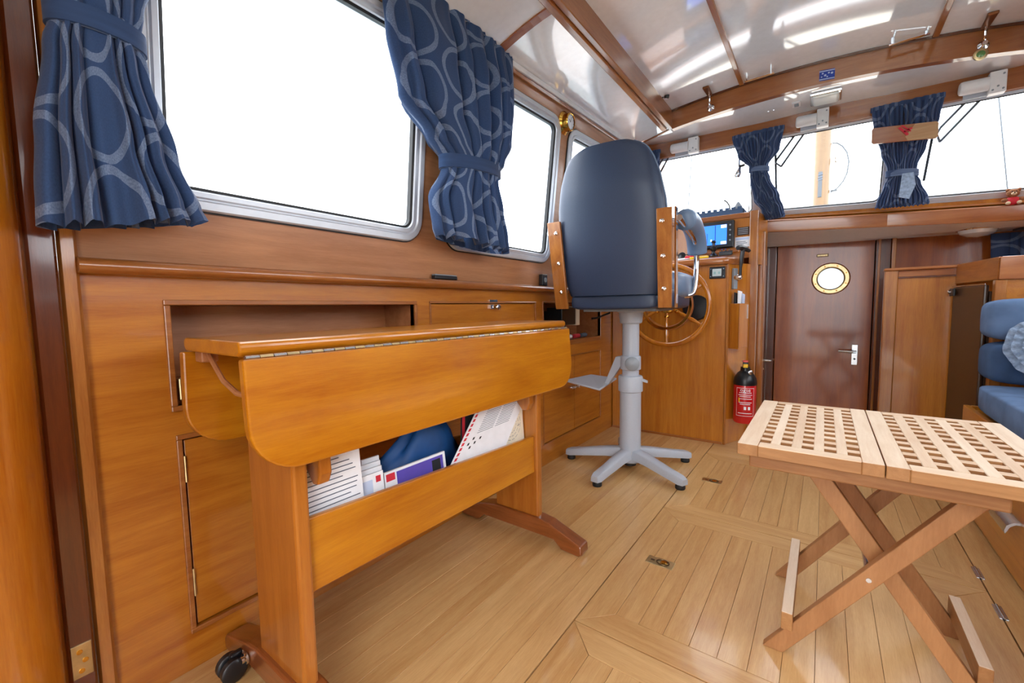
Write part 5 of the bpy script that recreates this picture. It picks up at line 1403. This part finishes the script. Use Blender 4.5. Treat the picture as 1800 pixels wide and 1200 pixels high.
# ================================================================== FITTINGS OVERHEAD
def wiper_motor(x0, x1, z0, z1, lb):
    t_ = thing('wiper_motor', lb, 'wiper motor', ((x0+x1)/2, YH-0.02, z0), group='wiper motors on the windscreen header')
    zc = (z0+z1)/2+0.006; w = x1-x0; xm = x0+w*0.64
    MB().lathe([(0.020, 0.0), (0.027, 0.004), (0.029, 0.012), (0.029, xm-x0)], (x0, YH-0.034, zc), (1, 0, -0.03), 20).build('motor_can', M['white_paint'], t_, smooth=True)
    box('gear_plate', xm, x1, YH-0.045, YH-0.003, z0, z1+0.004, M['white_paint'], t_, bevel=0.004)
    box('mounting_flange', x0+0.02, xm, YH-0.012, YH-0.002, z0+0.006, z1-0.01, M['grey_paint'], t_, bevel=0.002)
    for a, b in ((0.2, 0.15), (0.8, 0.15), (0.5, 0.3), (0.8, 0.85)):
        MB().lathe([(0.004, 0), (0.004, 0.003)], (xm+(x1-xm)*a, YH-0.045, z0+(z1-z0)*b), (0, -1, 0), 10).build('screw', M['grey_dark'], t_, smooth=True)
wiper_motor(-0.83, -0.664, 1.772, 1.862, 'white wiper motor above the helm windscreen')
wiper_motor(-0.16, -0.014, 1.762, 1.852, 'white wiper motor above the middle windscreen and the mast')
wiper_motor(0.468, 0.617, 1.745, 1.835, 'white wiper motor above the right windscreen')
# ceiling lamp and switch on the front strip
def fz(x, y):    # height of the front strip
    t_ = (y-2.64)/(YH+0.01-2.64); return bz(x)+(zh(x)-bz(x))*t_
lm = thing('ceiling_lamp', 'rectangular ceiling lamp with chrome rim on the white front strip', 'lamp', (-0.03, 2.79, fz(-0.03, 2.79)-0.03))
def slab(x0, x1, y0, y1, h, off=0.0):
    q = [(x0, y0, fz(x0, y0)-off), (x1, y0, fz(x1, y0)-off), (x1, y1, fz(x1, y1)-off), (x0, y1, fz(x0, y1)-off)]
    return MB().quadprism(q, (0, 0, -h))
slab(-0.095, 0.035, 2.715, 2.84, 0.016).build('rim', M['chrome'], lm, bevel=0.006)
slab(-0.084, 0.024, 2.726, 2.83, 0.026).build('diffuser', M['lampglass'], lm, bevel=0.010)
swi = thing('light_switch', 'small square white switch plate left of the ceiling lamp', 'switch', (-0.155, 2.80, fz(-0.155, 2.80)-0.01))
slab(-0.175, -0.135, 2.765, 2.825, 0.006).build('plate', M['white_paint'], swi, bevel=0.002)
slab(-0.165, -0.145, 2.78, 2.81, 0.004, 0.006).build('rocker', M['grey_dark'], swi, bevel=0.001)
for sx in (-0.26, -0.285):
    t_ = MB().lathe([(0.005, 0), (0.004, 0.003), (0, 0.004)], (sx, 2.80, fz(sx, 2.80)), (0, 0, -1), 10, cap=False).build('ceiling_screw', M['chrome'], ceiling, smooth=True)
# blue sticker on the cross beam
sk = thing('flag_sticker', 'small blue sticker with pale markings on the cross beam', 'sticker', (-0.027, YB-0.001, 1.895))
MB().quadprism([(-0.057, YB-0.0005, 1.896), (0.003, YB-0.0005, 1.890), (0.003, YB-0.0005, 1.938), (-0.057, YB-0.0005, 1.944)], (0, -0.0012, 0)).build('sticker_face', M['eu_blue'], sk)
for (sx0, sx1, sz0, sz1) in ((-0.057, 0.003, -0.0022, 0.0022),):
    for z_ in (1.8985, 1.9355): MB().quadprism([(-0.057, YB-0.0018, z_+0.003-0.0022), (0.003, YB-0.0018, z_-0.003-0.0022), (0.003, YB-0.0018, z_-0.003+0.0022), (-0.057, YB-0.0018, z_+0.003+0.0022)], (0, -0.0004, 0)).build('sticker_border', M['silver'], sk)
for (xx, zz, rr) in ((-0.044, 1.927, 0.004), (-0.034, 1.916, 0.005), (-0.020, 1.924, 0.004), (-0.008, 1.920, 0.005), (-0.026, 1.908, 0.0035), (-0.048, 1.912, 0.003)):
    MB().lathe([(0.0, 0.0003), (rr, 0.0003)], (xx, YB-0.0017, zz), (0, -1, 0), 8, cap=False).build('pale_blot', M['silver'], sk)
# bronze latches with chrome knobs on the beam
def beam_latch(x, lb, green=False):
    zt2 = Z0+0.105+camb(x)
    t_ = thing('skylight_latch', lb, 'latch', (x, YB-0.03, zt2-0.06), group='latches on the cross beam')
    MB().quadprism([(x-0.016, 2.50, zt2-0.001), (x+0.016, 2.50, zt2-0.001), (x+0.012, YB-0.014, zt2-0.001), (x-0.012, YB-0.014, zt2-0.001)], (0, 0, -0.012)).build('strap', M['bronze'], t_, bevel=0.004)
    MB().tube([(x, YB-0.035, zt2-0.010), (x, YB-0.03, zt2-0.045), (x, YB-0.018, zt2-0.06)], 0.005, 8).build('hook', M['chrome'], t_, smooth=True)
    kb = MB().lathe([(0.016, 0.0), (0.018, 0.004), (0.012, 0.010), (0.006, 0.014), (0.010, 0.020), (0.008, 0.026)], (x+0.002, YB-0.0005, zt2-0.068), (0, -1, 0), 18).build('knob', M['chrome'], t_, smooth=True)
    if green:
        MB().lathe([(0.020, 0.0), (0.022, 0.004), (0.022, 0.012), (0.016, 0.014)], (x-0.006, YB-0.0005, zt2-0.105), (0, -1, 0), 20).build('brass_ring', M['brass_old'], t_, smooth=True)
        MB().lathe([(0.0, 0.016), (0.012, 0.015), (0.016, 0.012)], (x-0.006, YB-0.0005, zt2-0.105), (0, -1, 0), 18, cap=False).build('green_lens', M['green'], t_, smooth=True)
beam_latch(-0.545, 'bronze skylight latch with chrome knob at the left end of the cross beam')
beam_latch(0.488, 'skylight latch with a green lens at the right end of the cross beam', True)
def rod(xa, xb, lb):
    z = Z0+0.105+camb((xa+xb)/2)-0.022
    t_ = thing('grab_rod', lb, 'handle', (xa, 2.565, z), group='chrome rods under the skylight')
    MB().tube([(xa, 2.565, z), (xb, 2.565, z+0.002)], 0.0055, 10).build('rod', M['chrome'], t_, smooth=True)
    for xx in (xa+0.012, xb-0.012):
        MB().tube([(xx, 2.565, z), (xx, 2.565, Z0+0.104+camb(xx))], 0.007, 10).build('stand', M['chrome'], t_, smooth=True)
rod(-0.37, -0.24, 'chrome rod under the skylight near the left batten')
rod(0.19, 0.32, 'chrome rod under the skylight near the right batten')
rs = thing('reading_light', 'small black spot lamp on the inside of the side beam', 'lamp', (XB0+0.01, 2.44, 1.95))
MB().lathe([(0.012, 0), (0.012, 0.006), (0.006, 0.008), (0.006, 0.02)], (XB0+0.0005, 2.44, 1.963), (1, 0, 0), 14).build('rose', M['black'], rs, smooth=True)
MB().lathe([(0.010, -0.022), (0.013, -0.016), (0.013, 0.012), (0.008, 0.02)], (XB0+0.026, 2.44, 1.963), (0.2, 0, 1), 16).build('lamp_head', M['black'], rs, smooth=True)
MB().lathe([(0.0, 0.0), (0.010, 0.0)], (XB0+0.021, 2.44, 1.941), (-0.2, 0, -1), 14, cap=False).build('bulb', M['paper'], rs)
# dome lamp and dark vent on the forward deckhead
zd = lambda x, y: zfb(x)+((1.245-0.0177*(x+1.06))-zfb(x))*(y-3.125)/0.535
dm = thing('dome_lamp', 'chrome and glass dome lamp on the forward deckhead', 'lamp', (0.64, 3.36, zd(0.64, 3.36)-0.03))
MB().lathe([(0.085, 0.0), (0.088, 0.008), (0.080, 0.018)], (0.64, 3.30, zd(0.64, 3.30)), (0, 0, -1), 28).build('rim', M['chrome'], dm, smooth=True)
MB().lathe([(0.076, 0.014), (0.066, 0.036), (0.04, 0.05), (0.0, 0.055)], (0.64, 3.30, zd(0.64, 3.30)), (0, 0, -1), 28, cap=False).build('glass_dome', M['dome'], dm, smooth=True)
vt = box('deckhead_vent', 0.80, 0.94, 3.33, 3.46, zd(0.86, 3.4)-0.014, zd(0.86, 3.4)-0.002, M['fridge'], None, bevel=0.004)
tag(vt, 'dark square vent on the forward deckhead at the right edge', 'vent')
# wooden plaque hanging in front of the curtain
pq = thing('wooden_plaque', 'varnished wooden plaque with a small red emblem in front of the curtain', 'plaque', (0.285, 2.86, 1.6))
def PQ(a, b, w=0.0): return (0.163+0.241*a, 2.852-w, 1.614+0.078*b-0.028*a)
pts = [PQ(a, b) for a, b in ((0.03, 0), (0.97, 0), (1, 0.1), (1, 0.9), (0.97, 1), (0.03, 1), (0, 0.9), (0, 0.1))]
MB().quadprism(pts, (0, 0.010, 0)).build('board', M['trim_x'], pq, bevel=0.002)
MB().quadprism([PQ(0.56, 0.02, 0.0005), PQ(0.968, 0.02, 0.0005), PQ(0.99, 0.12, 0.0005), PQ(0.99, 0.88, 0.0005), PQ(0.96, 0.98, 0.0005), PQ(0.66, 0.98, 0.0005), PQ(0.52, 0.25, 0.0005)], (0, -0.0015, 0)).build('reflection_half', M['reflection_wood'], pq)  # slanting reflection on the right half, painted as paler wood
for (a0, b0, a1, b1, w_) in ((0.42, 0.85, 0.56, 0.35, 0.010), (0.46, 0.95, 0.60, 0.55, 0.006), (0.50, 0.55, 0.62, 0.75, 0.008)):
    MB().bar(PQ(a0, b0, 0.002), PQ(a1, b1, 0.002), w_, 0.0012, (0, 1, 0)).build('red_stroke', M['print_red'], pq)
MB().tube([PQ(0.5, 0.95, -0.006), (0.283, 2.885, 1.74), (0.283, 2.905, 1.79)], 0.002, 6).build('hanging_cord', M['rubber'], pq)
# small bear on the dash
br = thing('toy_bear', 'tiny brown plush bear in a red shirt on the dash sill', 'toy', (0.712, 3.13, 1.28))
bx0, by0, bz0 = 0.715, 3.12, zft(0.715)
def ball(name, c, r, mat, parent, s=(1, 1, 1)):
    v_ = []; f_ = []; n_, m_ = 8, 12
    for i in range(n_+1):
        la = -PI/2+PI*i/n_
        for j in range(m_):
            lo_ = 2*PI*j/m_; v_.append((c[0]+r*s[0]*math.cos(la)*math.cos(lo_), c[1]+r*s[1]*math.cos(la)*math.sin(lo_), c[2]+r*s[2]*math.sin(la)))
    for i in range(n_):
        for j in range(m_): f_.append((i*m_+j, i*m_+(j+1) % m_, (i+1)*m_+(j+1) % m_, (i+1)*m_+j))
    return mesh_obj(name, v_, f_, M[mat], parent, smooth=True, angle=180)
ball('body', (bx0, by0, bz0+0.020), 0.021, 'print_red', br, (1.2, 0.9, 1))
hb = ball('head', (bx0-0.002, by0-0.006, bz0+0.054), 0.021, 'bear', br, (1.1, 0.95, 0.95))
for sx in (-1, 1):
    ball('ear', (bx0+sx*0.018, by0-0.003, bz0+0.070), 0.008, 'bear', hb)
    ball('eye', (bx0-0.002+sx*0.007, by0-0.0245, bz0+0.060), 0.0025, 'ink_black', hb)
    ball('arm', (bx0+sx*0.028, by0-0.008, bz0+0.024), 0.010, 'bear', br, (1.2, 1, 0.8))
    ball('foot', (bx0+sx*0.018, by0-0.018, bz0+0.008), 0.009, 'bear_light', br, (1, 1.2, 0.9))
ball('muzzle', (bx0-0.002, by0-0.024, bz0+0.050), 0.009, 'bear_light', hb, (1.1, 0.8, 0.8))
ball('nose', (bx0-0.002, by0-0.031, bz0+0.053), 0.003, 'ink_black', hb)
# chrome lamp bracket beside the windscreen curtain
cl_ = thing('bracket_lamp', 'chrome bracket lamp beside the narrow windscreen curtain', 'lamp', (-0.44, 2.99, 1.6))
MB().tube([(-0.449, 2.985, 1.735), (-0.449, 2.985, 1.66)], 0.006, 8).build('upright', M['alu'], cl_, smooth=True)
MB().tube([(-0.449, 2.985, 1.665), (-0.43, 2.985, 1.665), (-0.41, 2.985, 1.672)], 0.008, 8).build('knuckle', M['black'], cl_, smooth=True)
MB().tube([(-0.42, 2.985, 1.672), (-0.365, 2.985, 1.632)], 0.008, 10).build('arm', M['chrome'], cl_, smooth=True)
MB().lathe([(0.012, 0), (0.016, 0.006), (0.018, 0.03), (0.012, 0.045), (0.008, 0.06)], (-0.460, 2.985, 1.60), (0.25, 0, 1), 16).build('lamp_head', M['alu'], cl_, smooth=True)
MB().tube([(-0.385, 2.985, 1.56), (-0.39, 3.0, 1.46), (-0.395, 3.02, 1.372)], 0.0045, 8).build('stay', M['alu'], cl_, smooth=True)

# ================================================================== OUTSIDE THE WINDSCREEN
def wiper(pts_arm, pts_arm2, blade, lb):
    t_ = thing('windscreen_wiper', lb, 'wiper', blade[1], group='wipers outside the windscreen')
    MB().tube(pts_arm, 0.006, 8).build('arm', M['wire'], t_, smooth=True)
    MB().tube(pts_arm2, 0.006, 8).build('arm', M['wire'], t_, smooth=True)
    MB().tube([pts_arm[-1], ((pts_arm[-1][0]+pts_arm2[-1][0])/2-0.015, pts_arm[-1][1], (pts_arm[-1][2]+pts_arm2[-1][2])/2), pts_arm2[-1]], 0.005, 8).build('yoke', M['wire'], t_, smooth=True)
    MB().bar(blade[0], blade[1], 0.010, 0.014, (0, 1, 0)).build('blade', M['rubber'], t_)
def rake(z): return 3.20+(1.37-z)*0.62
def wp(x, z): return (x, rake(z)+0.012, z)
wiper([wp(-0.885, 1.81), wp(-0.975, 1.72)], [wp(-0.86, 1.80), wp(-0.955, 1.695)], [wp(-0.985, 1.76), wp(-0.985, 1.50)], 'wiper outside the helm windscreen')
wiper([wp(-0.143, 1.80), wp(-0.255, 1.675)], [wp(-0.105, 1.795), wp(-0.235, 1.635)], [wp(-0.262, 1.74), wp(-0.262, 1.47)], 'wiper outside the middle windscreen')
wiper([wp(0.525, 1.78), wp(0.435, 1.68)], [wp(0.57, 1.775), wp(0.44, 1.62)], [wp(0.41, 1.66), wp(0.402, 1.46)], 'wiper outside the right windscreen')
ms = thing('mast', 'varnished wooden mast on the foredeck seen through the middle windscreen', 'mast', (-0.06, 5.0, 1.0))
MB().lathe([(0.066, 0.9), (0.067, 1.7), (0.068, 2.6), (0.068, 5.0)], (-0.06, 5.0, 0), n=28).build('pole', M['mast'], ms, smooth=True)
MB().quadprism([(-0.085, 4.928, 1.80), (-0.055, 4.928, 1.80), (-0.055, 4.928, 2.03), (-0.085, 4.928, 2.03)], (0, 0.012, 0)).build('cleat_plate', M['wire'], ms, bevel=0.003)
for z_ in (2.0, 1.975, 1.955): MB().bar((-0.088, 4.926, z_), (-0.052, 4.926, z_+0.008), 0.008, 0.004, (0, 1, 0)).build('mast_marking', M['ink'], ms)
for sx, zz in ((-0.085, 2.12), (0.02, 2.13)):
    MB().lathe([(0.012, -0.03), (0.02, -0.02), (0.02, 0.02), (0.012, 0.03)], (sx-0.03 if sx < 0 else sx+0.03, 4.98, zz), (0, 0, 1), 12).build('block', M['alu'], ms, smooth=True)
hs = thing('hose_loop', 'thin grey line looped beside the mast', 'line', (0.0, 5.0, 1.84))
pp_ = [(0.008, 4.98, 2.28), (0.045, 4.98, 2.272), (0.085, 4.98, 2.235), (0.118, 4.98, 2.175), (0.135, 4.98, 2.09), (0.125, 4.98, 1.99), (0.10, 4.98, 1.925), (0.06, 4.98, 1.87), (0.012, 4.98, 1.84)]
MB().tube(pp_, 0.006, 8).build('loop', M['wire'], hs, smooth=True)
MB().tube([(0.01, 4.98, 1.855), (0.06, 4.98, 1.85)], 0.008, 8).build('fitting', M['wire'], hs, smooth=True)
for i, (a, b, lb) in enumerate((((-0.954, 4.0, 2.5), (-1.03, 4.0, 0.955), 'thin rigging wire outside the helm windscreen'), ((0.79, 4.0, 2.4), (0.955, 4.0, 0.955), 'thin rigging wire outside the right windscreen'))):
    t_ = thing('rigging_wire', lb, 'wire', b, group='rigging wires')
    MB().tube([a, b], 0.004, 8).build('strand', M['wire'], t_, smooth=True)
    MB().tube([b, (b[0]-(b[0]-a[0])*0.06, 4.0, b[2]+0.06)], 0.010, 8).build('turnbuckle', M['alu'], t_, smooth=True)
fd = box('foredeck', -1.2, 1.2, 3.7, 7.5, 0.8, 0.95, M['deck'])
tag(fd, 'cream painted foredeck outside the windscreen', 'deck', kind='structure')
